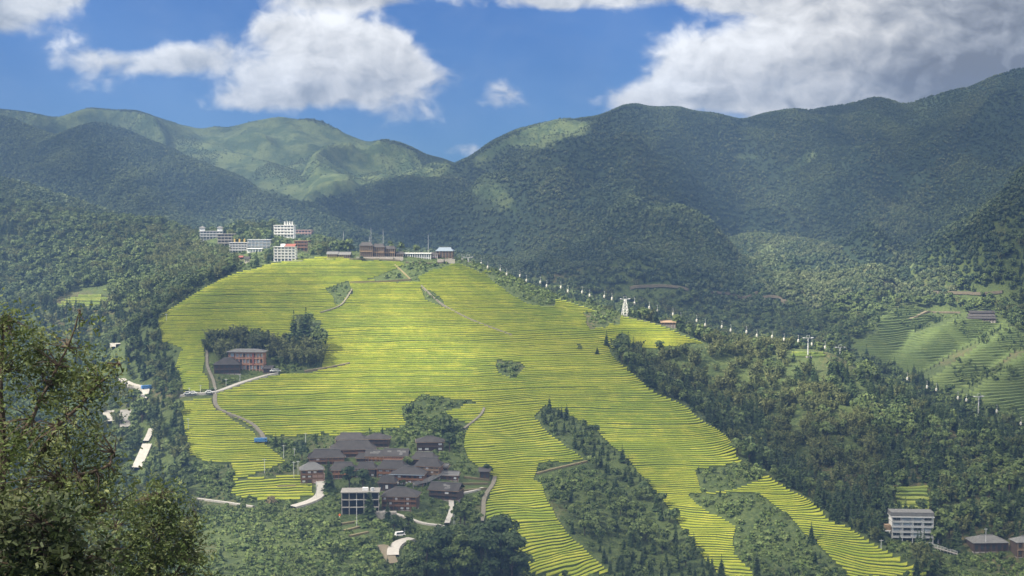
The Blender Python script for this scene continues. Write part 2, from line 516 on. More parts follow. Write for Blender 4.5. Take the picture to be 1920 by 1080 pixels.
TERR_IN = [
    [(296, 597), (340, 560), (420, 520), (500, 498), (620, 480), (760, 488), (860, 488), (930, 505), (1000, 535), (1100, 571), (1175, 589), (1250, 606), (1330, 640),
     (1240, 655), (1180, 650), (1150, 660), (1135, 645), (1165, 685), (1250, 730), (1312, 752), (1365, 800), (1435, 873), (1505, 917), (1585, 970), (1665, 1020), (1775, 1085),
     (1345, 1085), (1284, 1000), (1240, 935), (1188, 880), (1122, 815), (1060, 775), (1025, 760), (1000, 785), (1030, 815), (1095, 862), (1060, 880), (1010, 900), (1034, 950), (1064, 1000), (1150, 1085), (985, 1085), (905, 965), (925, 900), (880, 865), (868, 840),
     (872, 800), (850, 790), (760, 800), (700, 812), (640, 818), (545, 822), (495, 815), (410, 770), (408, 738), (495, 708), (606, 695), (592, 600), (560, 590), (550, 640), (390, 640), (383, 690), (395, 735), (345, 740), (328, 690), (340, 650), (303, 642)],
    [(338, 755), (398, 748), (408, 770), (470, 812), (535, 870), (500, 885), (440, 905), (350, 850)],
    [(440, 905), (580, 892), (590, 930), (520, 948), (430, 930)],
]
TERR_OUT = [
    [(905, 510), (950, 520), (1040, 563), (1040, 580), (985, 568), (940, 540)],
    [(612, 545), (655, 528), (664, 553), (632, 574)], [(690, 522), (770, 497), (785, 528), (715, 531)],
    [(785, 540), (815, 552), (835, 580), (800, 566)], [(1095, 588), (1160, 582), (1165, 606), (1105, 622)],
    [(928, 678), (975, 682), (985, 692), (960, 712), (938, 700)],
    [(383, 645), (550, 640), (600, 600), (606, 695), (495, 710), (400, 737)],
    [(1305, 885), (1400, 868), (1445, 890), (1400, 915), (1315, 925)],
    [(1288, 928), (1420, 925), (1475, 965), (1530, 1020), (1590, 1085), (1420, 1085), (1375, 1040), (1378, 990), (1305, 948)],
    [(755, 765), (800, 740), (890, 755), (830, 775), (880, 800), (860, 830), (770, 830)],
    [(350, 890), (370, 868), (430, 870), (440, 893), (400, 925)],
    [(1010, 870), (1090, 865), (1140, 910), (1050, 930), (1000, 900)],
    [(612, 476), (870, 470), (850, 494), (780, 520), (755, 494), (640, 484)],
    [(860, 480), (920, 500), (900, 512), (850, 496)],
]
FAR_TERR = [[(95, 570), (140, 545), (205, 536), (205, 555), (190, 575), (110, 580)],
            [(1480, 656), (1550, 656), (1550, 671), (1480, 671)],
            [(1675, 915), (1740, 915), (1745, 962), (1680, 962)]]
FAR_RIGHT = [[(1640, 625), (1720, 590), (1810, 600), (1880, 600), (1930, 640), (1930, 790), (1760, 730), (1650, 680), (1600, 655)],
             [(1640, 600), (1700, 572), (1735, 585), (1650, 622)]]


def in_any(polys, u, v):
    r = np.zeros(np.shape(u), bool)
    for p in polys:
        r |= inside(p, u, v)
    return r


def is_terrace(u, v):
    return in_any(TERR_IN, u, v) & ~in_any(TERR_OUT, u, v)


GU, GV = project(GX, GY, GZ)
VIS = HID < 0.6
TMASK = is_terrace(GU, GV) & (HID < 9) & (GY < 1100) & (GY > 500)
FMASK = in_any(FAR_TERR, GU, GV) & (HID < 3) & (GY < 1200)
RMASK = in_any(FAR_RIGHT, GU, GV) & (HID < 3) & (GY > 1000) & (GY < 1500)


# ------------------------------------------------------------------ materials
MATS = {}


def mat(name, fn):
    if name in MATS:
        return MATS[name]
    m_ = bpy.data.materials.new(name)
    m_.use_nodes = True
    t = m_.node_tree
    b = t.nodes['Principled BSDF']
    b.inputs['Roughness'].default_value = 0.85
    b.inputs['Specular IOR Level'].default_value = 0.2
    fn(t, b)
    MATS[name] = m_
    return m_


def plain(name, col, rough=0.8, var=0.25, scale=0.6, spec=0.2):
    """a colour with a soft uneven grain"""
    def fn(t, b):
        N, L, m, ramp, mix, noise, vmath = nodes_of(t)
        g = N.new('ShaderNodeNewGeometry')
        n = noise(g.outputs['Position'], scale, 5, 0.6)
        oi = N.new('ShaderNodeObjectInfo')
        k = m('ADD', m('MULTIPLY', m('SUBTRACT', n, 0.5), 2 * var), m('ADD', 1.0, m('MULTIPLY', m('SUBTRACT', oi.outputs['Random'], 0.5), var * 0.6)))
        L.new(vmath('SCALE', col, k), b.inputs['Base Color'])
        b.inputs['Roughness'].default_value = rough
        b.inputs['Specular IOR Level'].default_value = spec
    return mat(name, fn)


def leafy(name, cols, scale=0.5, transl=0.25):
    """foliage: hue differs from tree to tree and from clump to clump"""
    def fn(t, b):
        N, L, m, ramp, mix, noise, vmath = nodes_of(t)
        g = N.new('ShaderNodeNewGeometry')
        oi = N.new('ShaderNodeObjectInfo')
        n = noise(g.outputs['Position'], scale, 3, 0.6)
        big = noise(g.outputs['Position'], 0.012, 3, 0.5)
        c = mix(ramp(m('ADD', m('MULTIPLY', oi.outputs['Random'], 0.6), m('MULTIPLY', big, 0.5)), 0.2, 0.85), cols[0], cols[1])
        c = mix(ramp(n, 0.45, 0.72), c, cols[2])
        hs = N.new('ShaderNodeHueSaturation')
        L.new(c, hs.inputs['Color'])
        hs.inputs['Saturation'].default_value = 1.0
        L.new(m('ADD', 0.72, m('MULTIPLY', g.outputs['Random Per Island'], 0.56)), hs.inputs['Value'])
        tr = N.new('ShaderNodeBsdfTranslucent')
        L.new(hs.outputs[0], b.inputs['Base Color']); L.new(hs.outputs[0], tr.inputs[0])
        b.inputs['Roughness'].default_value = 0.6
        b.inputs['Specular IOR Level'].default_value = 0.25
        ms = N.new('ShaderNodeMixShader')
        ms.inputs[0].default_value = transl
        L.new(b.outputs[0], ms.inputs[1]); L.new(tr.outputs[0], ms.inputs[2])
        L.new(ms.outputs[0], t.nodes['Material Output'].inputs[0])
    return mat(name, fn)


def hillside_mat():
    def fn(t, b):
        N, L, m, ramp, mix, noise, vmath = nodes_of(t)
        g = N.new('ShaderNodeNewGeometry'); p = g.outputs['Position']
        a = noise(p, 0.03, 5, 0.6); c = noise(p, 0.4, 5, 0.65); d = noise(p, 0.011, 3, 0.5)
        col = mix(ramp(a, 0.35, 0.65), (0.038, 0.060, 0.020, 1), (0.068, 0.095, 0.028, 1))
        col = mix(ramp(c, 0.42, 0.7), col, (0.09, 0.115, 0.035, 1))
        col = mix(m('MULTIPLY', ramp(d, 0.55, 0.7), ramp(c, 0.4, 0.6)), col, (0.11, 0.09, 0.045, 1))
        L.new(col, b.inputs['Base Color'])
        bp = N.new('ShaderNodeBump'); bp.inputs['Strength'].default_value = 1.0; bp.inputs['Distance'].default_value = 1.2
        L.new(c, bp.inputs['Height']); L.new(bp.outputs[0], b.inputs['Normal'])
    return mat('hillside', fn)


def mountain_mat():
    def fn(t, b):
        N, L, m, ramp, mix, noise, vmath = nodes_of(t)
        g = N.new('ShaderNodeNewGeometry'); p = g.outputs['Position']
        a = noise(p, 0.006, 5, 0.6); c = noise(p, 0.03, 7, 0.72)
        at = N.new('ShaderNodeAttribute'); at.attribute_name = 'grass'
        grassy = ramp(m('ADD', at.outputs['Fac'], m('MULTIPLY', m('SUBTRACT', c, 0.5), 1.3)), 0.3, 0.75)  # grass tone follows the sunlit ridges, shaded slopes get the dark wood tone
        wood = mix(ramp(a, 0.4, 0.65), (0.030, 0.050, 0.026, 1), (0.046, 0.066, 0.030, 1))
        lit_grass = mix(ramp(c, 0.42, 0.60), (0.045, 0.072, 0.030, 1), (0.098, 0.126, 0.050, 1))
        col = mix(grassy, wood, lit_grass)
        L.new(col, b.inputs['Base Color'])
        bp = N.new('ShaderNodeBump'); bp.inputs['Strength'].default_value = 1.0; bp.inputs['Distance'].default_value = 6.0
        L.new(c, bp.inputs['Height']); L.new(bp.outputs[0], b.inputs['Normal'])
    return mat('mountain', fn)


def rice_mat(name, c0, c1, c2):
    def fn(t, b):
        N, L, m, ramp, mix, noise, vmath = nodes_of(t)
        g = N.new('ShaderNodeNewGeometry'); p = g.outputs['Position']
        oi = N.new('ShaderNodeObjectInfo')
        a = noise(p, 0.012, 4, 0.55); c = noise(p, 0.12, 4, 0.6); e = noise(p, 1.2, 4, 0.7)
        k = m('ADD', m('MULTIPLY', a, 0.9), m('ADD', m('MULTIPLY', c, 0.35), m('MULTIPLY', oi.outputs['Random'], 0.14)))
        col = mix(ramp(k, 0.45, 0.92), c0, c1)
        col = mix(ramp(m('ADD', m('MULTIPLY', oi.outputs['Random'], 0.2), c), 0.55, 0.9), col, c2)
        col = mix(0.5, col, vmath('SCALE', col, m('ADD', 0.55, m('MULTIPLY', e, 0.9))))
        L.new(col, b.inputs['Base Color'])
        bp = N.new('ShaderNodeBump'); bp.inputs['Strength'].default_value = 0.8; bp.inputs['Distance'].default_value = 0.5
        L.new(e, bp.inputs['Height']); L.new(bp.outputs[0], b.inputs['Normal'])
    return mat(name, fn)


M_RICE = rice_mat('rice', (0.180, 0.240, 0.022, 1), (0.295, 0.325, 0.026, 1), (0.375, 0.380, 0.042, 1))
M_RICE2 = rice_mat('rice_green', (0.110, 0.165, 0.035, 1), (0.18, 0.225, 0.04, 1), (0.25, 0.27, 0.06, 1))
M_BANK = plain('bank_grass', (0.050, 0.070, 0.018), var=0.6, scale=0.25)
M_FIELD = rice_mat('field_green', (0.075, 0.110, 0.034, 1), (0.125, 0.160, 0.045, 1), (0.165, 0.180, 0.06, 1))
M_BANK2 = plain('far_bank_grass', (0.070, 0.100, 0.032), var=0.6, scale=0.1)
M_EARTH = plain('earth', (0.19, 0.16, 0.085), var=0.4, scale=0.2)
M_ROAD = plain('concrete_road', (0.42, 0.40, 0.36), var=0.25, scale=0.5)
M_PATH = plain('stone_path', (0.17, 0.155, 0.12), var=0.35, scale=0.7)


# ------------------------------------------------------------------ object helpers
class MB:
    """collects faces with materials and links them as one mesh object"""

    def __init__(self):
        self.v = []; self.f = []; self.mi = []; self.mats = []

    def mslot(self, m_):
        if m_ not in self.mats:
            self.mats.append(m_)
        return self.mats.index(m_)

    def face(self, pts, m_):
        b = len(self.v)
        self.v.extend([tuple(p) for p in pts])
        self.f.append(tuple(range(b, b + len(pts))))
        self.mi.append(self.mslot(m_))

    def box(self, x0, x1, y0, y1, z0, z1, m_):
        b = len(self.v)
        self.v += [(x0, y0, z0), (x1, y0, z0), (x1, y1, z0), (x0, y1, z0), (x0, y0, z1), (x1, y0, z1), (x1, y1, z1), (x0, y1, z1)]
        k = self.mslot(m_)
        for q in ((0, 3, 2, 1), (4, 5, 6, 7), (0, 1, 5, 4), (1, 2, 6, 5), (2, 3, 7, 6), (3, 0, 4, 7)):
            self.f.append(tuple(b + i for i in q)); self.mi.append(k)

    def tube(self, a, c, r0, r1, m_, n=6):
        a = Vector(a); c = Vector(c)
        d = (c - a)
        if d.length < 1e-6:
            return
        q = d.to_track_quat('Z', 'Y')
        b = len(self.v)
        k = self.mslot(m_)
        for (o, r) in ((a, r0), (c, r1)):
            for i in range(n):
                w = q @ Vector((r * math.cos(2 * math.pi * i / n), r * math.sin(2 * math.pi * i / n), 0))
                self.v.append(tuple(o + w))
        for i in range(n):
            j = (i + 1) % n
            self.f.append((b + i, b + j, b + n + j, b + n + i)); self.mi.append(k)
        self.f.append(tuple(b + i for i in range(n))[::-1]); self.mi.append(k)
        self.f.append(tuple(b + n + i for i in range(n))); self.mi.append(k)

    def mesh(self, name):
        me = bpy.data.meshes.new(name)
        me.from_pydata(self.v, [], self.f)
        for m_ in self.mats:
            me.materials.append(m_)
        if len(self.mats) > 1:
            me.polygons.foreach_set('material_index', self.mi)
        me.update()
        return me

    def build(self, name, parent=None, loc=None):
        return link(name, self.mesh(name), parent, loc)


def link(name, data, parent=None, loc=None):
    o = bpy.data.objects.new(name, data)
    COL.objects.link(o)
    if parent is not None:
        o.parent = parent
    if loc is not None:
        o.location = loc
    return o


def thing(name, label, cat, loc=(0, 0, 0), rz=0.0, group=None):
    o = bpy.data.objects.new(name, None)
    o.empty_display_size = 1
    COL.objects.link(o)
    o.location = loc
    o.rotation_euler = (0, 0, rz)
    return tag(o, label, cat, group)


def tag(o, label, cat, group=None):
    o['label'] = label
    o['category'] = cat
    if group:
        o['group'] = group
    return o


def np_mesh(name, verts, quads, mats, mi=None, smooth=False):
    me = bpy.data.meshes.new(name)
    nv, nq = len(verts), len(quads)
    k = quads.shape[1]
    me.vertices.add(nv)
    me.vertices.foreach_set('co', np.ascontiguousarray(verts, dtype=np.float32).ravel())
    me.loops.add(nq * k)
    me.loops.foreach_set('vertex_index', np.ascontiguousarray(quads, dtype=np.int32).ravel())
    me.polygons.add(nq)
    me.polygons.foreach_set('loop_start', np.arange(0, nq * k, k, dtype=np.int32))
    for m_ in mats:
        me.materials.append(m_)
    if mi is not None:
        me.polygons.foreach_set('material_index', np.ascontiguousarray(mi, dtype=np.int32))
    me.polygons.foreach_set('use_smooth', np.full(nq, smooth))
    me.update(calc_edges=True)
    me.validate()
    return me


# ------------------------------------------------------------------ the land itself
def land_object(name, r0, r1, material):
    sub = slice(r0, r1 + 1)
    z = GZ.copy()
    z = z - np.where(TMASK | FMASK | RMASK, 0.35, 0)
    V = np.stack([GX[sub], GY[sub], z[sub]], -1).reshape(-1, 3)
    nr = r1 - r0 + 1
    i = np.arange(nr - 1)[:, None] * NT + np.arange(NT - 1)[None, :]
    Q = np.stack([i, i + 1, i + NT + 1, i + NT], -1).reshape(-1, 4)
    o = link(name, np_mesh(name, V, Q, [material], smooth=True))
    o['kind'] = 'structure'
    return o


R_SPLIT = int(np.searchsorted(yy_rows, 1380.0))
LIT_GRASS_PX = [[(-80, 195), (165, 200), (300, 215), (400, 235), (530, 214), (640, 240), (800, 290), (860, 308), (825, 335), (760, 330), (690, 350), (560, 385), (430, 335), (330, 288), (250, 250), (190, 228), (110, 250), (0, 216), (-80, 220)],
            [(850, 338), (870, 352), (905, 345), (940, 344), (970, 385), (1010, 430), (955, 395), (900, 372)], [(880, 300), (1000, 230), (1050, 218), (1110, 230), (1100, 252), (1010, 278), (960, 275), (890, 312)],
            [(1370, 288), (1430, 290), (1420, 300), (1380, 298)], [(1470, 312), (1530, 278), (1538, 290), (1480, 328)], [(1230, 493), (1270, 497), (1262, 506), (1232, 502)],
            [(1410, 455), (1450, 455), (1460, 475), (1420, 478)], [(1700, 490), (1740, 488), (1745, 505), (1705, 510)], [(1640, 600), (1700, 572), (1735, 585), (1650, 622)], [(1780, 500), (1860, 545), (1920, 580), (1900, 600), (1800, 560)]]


def lit_grass_share(u, v, y):  # grass laid only where ridges are sunlit, putting their light into the colour
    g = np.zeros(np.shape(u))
    for p in LIT_GRASS_PX:
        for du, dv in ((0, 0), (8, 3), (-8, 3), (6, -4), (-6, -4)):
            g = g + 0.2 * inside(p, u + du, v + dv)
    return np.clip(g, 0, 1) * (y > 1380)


HILL = land_object('hillside', 0, R_SPLIT, hillside_mat())
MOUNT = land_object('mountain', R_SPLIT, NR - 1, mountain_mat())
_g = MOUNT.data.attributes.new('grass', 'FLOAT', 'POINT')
_g.data.foreach_set('value', lit_grass_share(GU[R_SPLIT:], GV[R_SPLIT:], GY[R_SPLIT:]).ravel().astype(np.float32))


# ------------------------------------------------------------------ rice terraces: one object per terrace
OCC = np.zeros(GZ.shape, bool)      # ground that carries a terrace


def build_terraces(t0, t1, ncol, ya, yb, mask, step, dy, rice, bank, parent, limit, plot=(60, 420), prof=(0.08, 0.32, 0.13, 1.0), minrun=4, wmax=15.0, jmax=1.3):
    ts = np.linspace(t0, t1, ncol)
    Y = np.arange(ya, yb, dy)
    XX = ts[None, :] * Y[:, None]; YY = np.repeat(Y[:, None], ncol, 1)
    Z = gz(XX, YY)
    zc = np.maximum.accumulate(Z, 0) + np.linspace(0, 1e-3, len(Y))[:, None]
    lo, hi = zc.min(), zc.max()
    rng = np.random.default_rng(5)
    lv = [lo]
    while lv[-1] < hi and len(lv) < 400:
        k_ = np.clip((lv[-1] + 140) / 60, 0, 1) if ya < 900 else 1.0
        lv.append(lv[-1] + step * (0.70 + 0.30 * k_) * (1 + 0.30 * (rng.random() - 0.5)))
    lv = np.array(lv)
    runs = []
    Yk = np.empty((len(lv), ncol)); Zk = np.empty((len(lv), ncol))
    uu = 960 + F * ts
    for k in range(len(lv)):
        n1 = VN[2](uu / 70.0, np.full(ncol, k * 0.23)) - 0.5
        n2 = VN[6](uu / 24.0, np.full(ncol, k * 0.41)) - 0.5
        Zk[k] = lv[k] + step * (0.75 * n1 + 0.30 * n2)
    for j in range(ncol):
        Yk[:, j] = np.interp(Zk[:, j], zc[:, j], Y, left=np.nan, right=np.nan)
    Xk = Yk * ts[None, :]
    ok = ~np.isnan(Yk)
    yq = np.where(ok, Yk, ya)
    xq = np.where(ok, Xk, 0)
    um, vm = project(xq, yq, Zk)
    fu = um + 7 * (VN[4](xq / 9, yq / 9) - 0.5)
    fv = vm + 7 * (VN[5](xq / 9, yq / 9) - 0.5)
    ok2 = ok & (grid_at(HID, xq, yq) < 1.6)
    ok &= mask(fu, fv) & ok2
    for k in range(len(lv) - 1):
        w = Yk[k + 1] - Yk[k]
        good = ok[k] & ~np.isnan(Yk[k + 1]) & (w > 0.15) & (w < wmax)
        with np.errstate(invalid='ignore'):
            jump = np.maximum(np.abs(np.diff(Yk[k], prepend=Yk[k][0])), np.abs(np.diff(Yk[k + 1], prepend=Yk[k + 1][0])))
            good &= ~(jump > jmax) & ok2[k + 1]
        brk = np.zeros(ncol, bool)
        q = int(rng.integers(0, 90))
        while q < ncol:
            brk[q] = True
            q += int(rng.integers(*plot))
        j = 0
        while j < ncol:
            if not good[j]:
                j += 1; continue
            e = j + 1
            while e < ncol and good[e] and not brk[e]:
                e += 1
            if e - j >= minrun:
                runs.append((k, j, e if (e < ncol and good[e]) else e - 1))
            j = e
    # every run may also end early or late: fields are not all of one length
    size = [e - j for (_, j, e) in runs]
    order = np.argsort(size)[::-1]
    def strip(k, j, e):
        jj = np.arange(j, e + 1)
        jj = jj[~np.isnan(Yk[k, jj]) & ~np.isnan(Yk[k + 1, jj])]
        if len(jj) < 2:
            return None
        t = ts[jj]
        y0 = Yk[k, jj]; y1 = Yk[k + 1, jj]; z0 = Zk[k, jj]; h = (Zk[k + 1, jj] - z0) * (0.9 + 0.25 * ((k * 7 + j * 3) % 10) / 10)
        w = y1 - y0
        # crop edge and bank are ragged
        rag = (VN[3](t * 900, np.full_like(t, k * 7.3)) - 0.5)
        a, hb, bf, top = prof
        hb = hb * (1 + 0.9 * np.clip((-95 - float(z0.mean())) / 45, 0, 1)) if ya < 900 else hb
        rows = [(y0 - 0.05, z0 - 0.25 * h), (y0 + a * w, z0 + hb * (0.55 + 0.9 * ((k * 37 + j * 11) % 17) / 16) * h), (y0 + np.clip(bf + 0.06 * rag, 0.11, 0.5) * w, z0 + (top + 0.10 * rag) * h),
                (y0 + 0.94 * w, z0 + top * h + 0.12 * rag * h), (y1 + 0.0, z0 + h * 0.72)]
        n = len(jj)
        V = np.concatenate([np.stack([t * yy, yy, zz], -1) for yy, zz in rows])
        i = np.arange(n - 1)
        Q = np.concatenate([np.stack([r * n + i, r * n + i + 1, (r + 1) * n + i + 1, (r + 1) * n + i], -1) for r in range(4)])
        mi = np.concatenate([np.full(n - 1, q) for q in (1, 0, 0, 1)])
        return V, Q, mi
    for k, j, e in runs:
        jj = np.arange(j, e + 1)
        y0, y1 = Yk[k, jj], Yk[k + 1, jj]
        for f in np.linspace(0, 1, 5):
            y = np.where(np.isnan(y1), y0, y0 + f * (np.nan_to_num(y1) - y0))
            y = y[~np.isnan(y)]; tj = ts[jj][:len(y)]
            OCC[np.round(np.interp(y, yy_rows, np.arange(NR))).astype(int), np.round((tj + T_LIM) / (2 * T_LIM) * (NT - 1)).astype(int)] = True
    rest = []
    made = 0
    for o_i in order:
        s = strip(*runs[o_i])
        if s is None:
            continue
        if made < limit:
            link('rice_terrace', np_mesh('rice_terrace', s[0], s[1], [rice, bank], s[2]), parent)
            made += 1
        else:
            rest.append(s)
    if rest:
        off = 0; Vs, Qs, Ms = [], [], []
        for V, Q, mi in rest:
            Vs.append(V); Qs.append(Q + off); Ms.append(mi); off += len(V)
        o = link('rice_terrace', np_mesh('rice_terrace', np.concatenate(Vs), np.concatenate(Qs), [rice, bank], np.concatenate(Ms)), parent)
        o['kind'] = 'stuff'
    return len(runs)


def U2T(u):
    return (u - 960) / F * 1.0


NRUN = build_terraces(U2T(285), U2T(1790), 1000, 520, 1030, is_terrace, 0.88, 0.6, M_RICE, M_BANK, HILL, 270)
build_terraces(U2T(85), U2T(1760), 840, 600, 1080, lambda u, v: in_any(FAR_TERR, u, v), 1.3, 1.0, M_RICE2, M_BANK, HILL, 22)
build_terraces(U2T(1590), U2T(1990), 240, 1000, 1480, lambda u, v: in_any(FAR_RIGHT, u, v), 1.5, 1.5, M_FIELD, M_BANK2, HILL, 0, prof=(0.10, 0.4, 0.16, 1.0), wmax=18.0, jmax=9.0)
print('terrace runs', NRUN)


# ------------------------------------------------------------------ roads and paths laid on the land
def drape(name, px, width, material, lift=0.35, y0=445.0, pts=None):
    q = pts if pts is not None else [hit(u, v, y0) for u, v in px]
    # resample
    out = []
    for a, b in zip(q[:-1], q[1:]):
        n = max(1, int((b - a).length / 3.0))
        for i in range(n):
            out.append(a.lerp(b, i / n))
    out.append(q[-1])
    C = np.array([(p.x, p.y) for p in out])
    for _ in range(3):
        C[1:-1] = 0.25 * C[:-2] + 0.5 * C[1:-1] + 0.25 * C[2:]
    T = np.gradient(C, axis=0)
    T /= np.linalg.norm(T, axis=1)[:, None] + 1e-9
    Nn = np.stack([-T[:, 1], T[:, 0]], -1)
    z = gz(C[:, 0], C[:, 1])
    l = C + Nn * width / 2; r = C - Nn * width / 2
    z = np.maximum(z, 0.5 * (gz(l[:, 0], l[:, 1]) + gz(r[:, 0], r[:, 1]))) + lift
    for _ in range(2):
        z[1:-1] = 0.25 * z[:-2] + 0.5 * z[1:-1] + 0.25 * z[2:]
    n = len(C)
    V = np.concatenate([np.column_stack([l - 0 * Nn, z - lift - 0.6]), np.column_stack([l, z]), np.column_stack([r, z]), np.column_stack([r, z - lift - 0.6])])
    i = np.arange(n - 1)
    Q = np.concatenate([np.stack([k * n + i, k * n + i + 1, (k + 1) * n + i + 1, (k + 1) * n + i], -1)[:, ::-1] for k in range(3)])
    o = link(name, np_mesh(name, V, Q, [material]))
    o['kind'] = 'structure'
    return o


ROADPX = []


def build_roads():
    def D(name, px, w, m_, lift=0.5, y0=445.0, open_=True):
        drape(name, px, w, m_, lift, y0)
        if open_:
            for (a, c), (e, f) in zip(px[:-1], px[1:]):
                for k in np.linspace(0, 1, 6):
                    p = hit(a + (e - a) * k, c + (f - c) * k, y0)
                    ROADPX.append((a + (e - a) * k, c + (f - c) * k, p.y))
    D('road', [(338, 745), (370, 741), (405, 738), (430, 728), (460, 718), (495, 707), (520, 703)], 3.6, M_ROAD, 0.7)
    D('road', [(601, 905), (604, 918), (603, 932), (588, 942), (565, 949), (548, 953)], 4.6, M_ROAD, 0.8)
    D('road', [(737, 1045), (735, 1034), (742, 1023), (757, 1016), (772, 1013)], 5.0, M_ROAD, 0.8)
    D('road', [(256, 886), (262, 872), (270, 856), (276, 842)], 5.0, M_ROAD, 2.0)
    D('road', [(228, 718), (245, 728), (268, 733), (279, 730), (272, 742), (268, 754)], 4.0, M_ROAD, 2.0)
    D('road', [(284, 812), (279, 826), (273, 834)], 3.0, M_ROAD, 1.5)
    D('road', [(214, 655), (210, 648), (222, 650)], 3.0, M_ROAD, 1.5)
    D('slope_cut', [(240, 772), (236, 786), (240, 806)], 8.0, M_ROCK, 0.8)
    D('road', [(204, 778), (203, 790), (206, 799)], 6, M_ROAD, 2.0)
    D('road', [(365, 938), (395, 941), (425, 945), (450, 948), (475, 953)], 1.6, M_ROAD, 0.7)
    D('path', [(404, 738), (402, 755), (405, 770), (430, 780), (470, 795), (492, 815), (495, 828)], 2.2, M_PATH, 0.7)
    D('path', [(388, 652), (388, 690), (400, 715), (404, 735)], 1.6, M_PATH, 0.7)
    D('path', [(928, 895), (926, 910), (915, 922), (906, 940), (907, 960), (903, 980)], 2.0, M_PATH, 0.7)
    D('path', [(846, 940), (847, 962), (838, 985)], 2.4, M_ROAD, 1.0)
    D('path', [(908, 768), (905, 780), (893, 790), (870, 806)], 1.3, M_PATH, 0.9)
    D('path', [(1005, 892), (1045, 880), (1085, 870), (1100, 868)], 1.5, M_EARTH, 0.6)
    D('path', [(850, 930), (890, 925), (905, 918)], 1.6, M_ROAD, 0.6)
    D('path', [(720, 960), (750, 968), (790, 985), (835, 990)], 2.2, M_ROAD, 0.6)
    D('slope_cut', [(655, 487), (690, 486), (750, 489)], 4.0, M_EARTH2, 0.3, open_=False)
    D('slope_cut', [(760, 492), (810, 494), (845, 492)], 3.0, M_EARTH2, 0.3, open_=False)
    D('path', [(740, 500), (760, 515), (770, 528)], 0.8, M_EARTH, 0.7)
    D('path', [(656, 532), (700, 532), (770, 527)], 1.2, M_EARTH, 0.9)
    D('path', [(660, 545), (640, 575), (600, 590)], 1.0, M_PATH, 0.9, open_=False)
    D('path', [(790, 540), (830, 575), (880, 602), (960, 630)], 0.9, M_PATH, 0.9, open_=False)
    for (x0, v0, x1, v1) in ((870, 898, 918, 902), (868, 910, 915, 908), (868, 922, 912, 918), (640, 985, 668, 980), (645, 997, 675, 990), (655, 1008, 690, 1000), (520, 915, 555, 914)):
        D('path', [(x0, v0), (x1, v1)], 1.2, M_EARTH, 0.8)
    D('slope_cut', [(718, 1025), (730, 1045), (736, 1060)], 5.0, M_EARTH2, 0.4)
    D('slope_cut', [(655, 683), (620, 690), (570, 697)], 2.6, M_EARTH2, 0.7)
    D('slope_cut', [(1180, 545), (1215, 538), (1255, 541), (1290, 545)], 4.0, M_EARTH2, 2.0, 1050)
    D('slope_cut', [(1330, 552), (1375, 555), (1420, 552)], 3.0, M_EARTH2, 2.0, 1050)
    D('slope_cut', [(1430, 562), (1465, 560), (1475, 575)], 6.0, M_EARTH2, 2.0, 1050)
    D('slope_cut', [(1750, 550), (1800, 553), (1880, 550)], 3.5, M_EARTH2, 2.0, 1050)
    D('slope_cut', [(1705, 600), (1740, 583), (1800, 587)], 3.0, M_EARTH2, 1.0, 1050)


M_ROCK = plain('grey_rubble', (0.24, 0.23, 0.21), var=0.6, scale=0.4)
M_EARTH2 = plain('bare_slope', (0.17, 0.145, 0.10), var=0.5, scale=0.15)
build_roads()


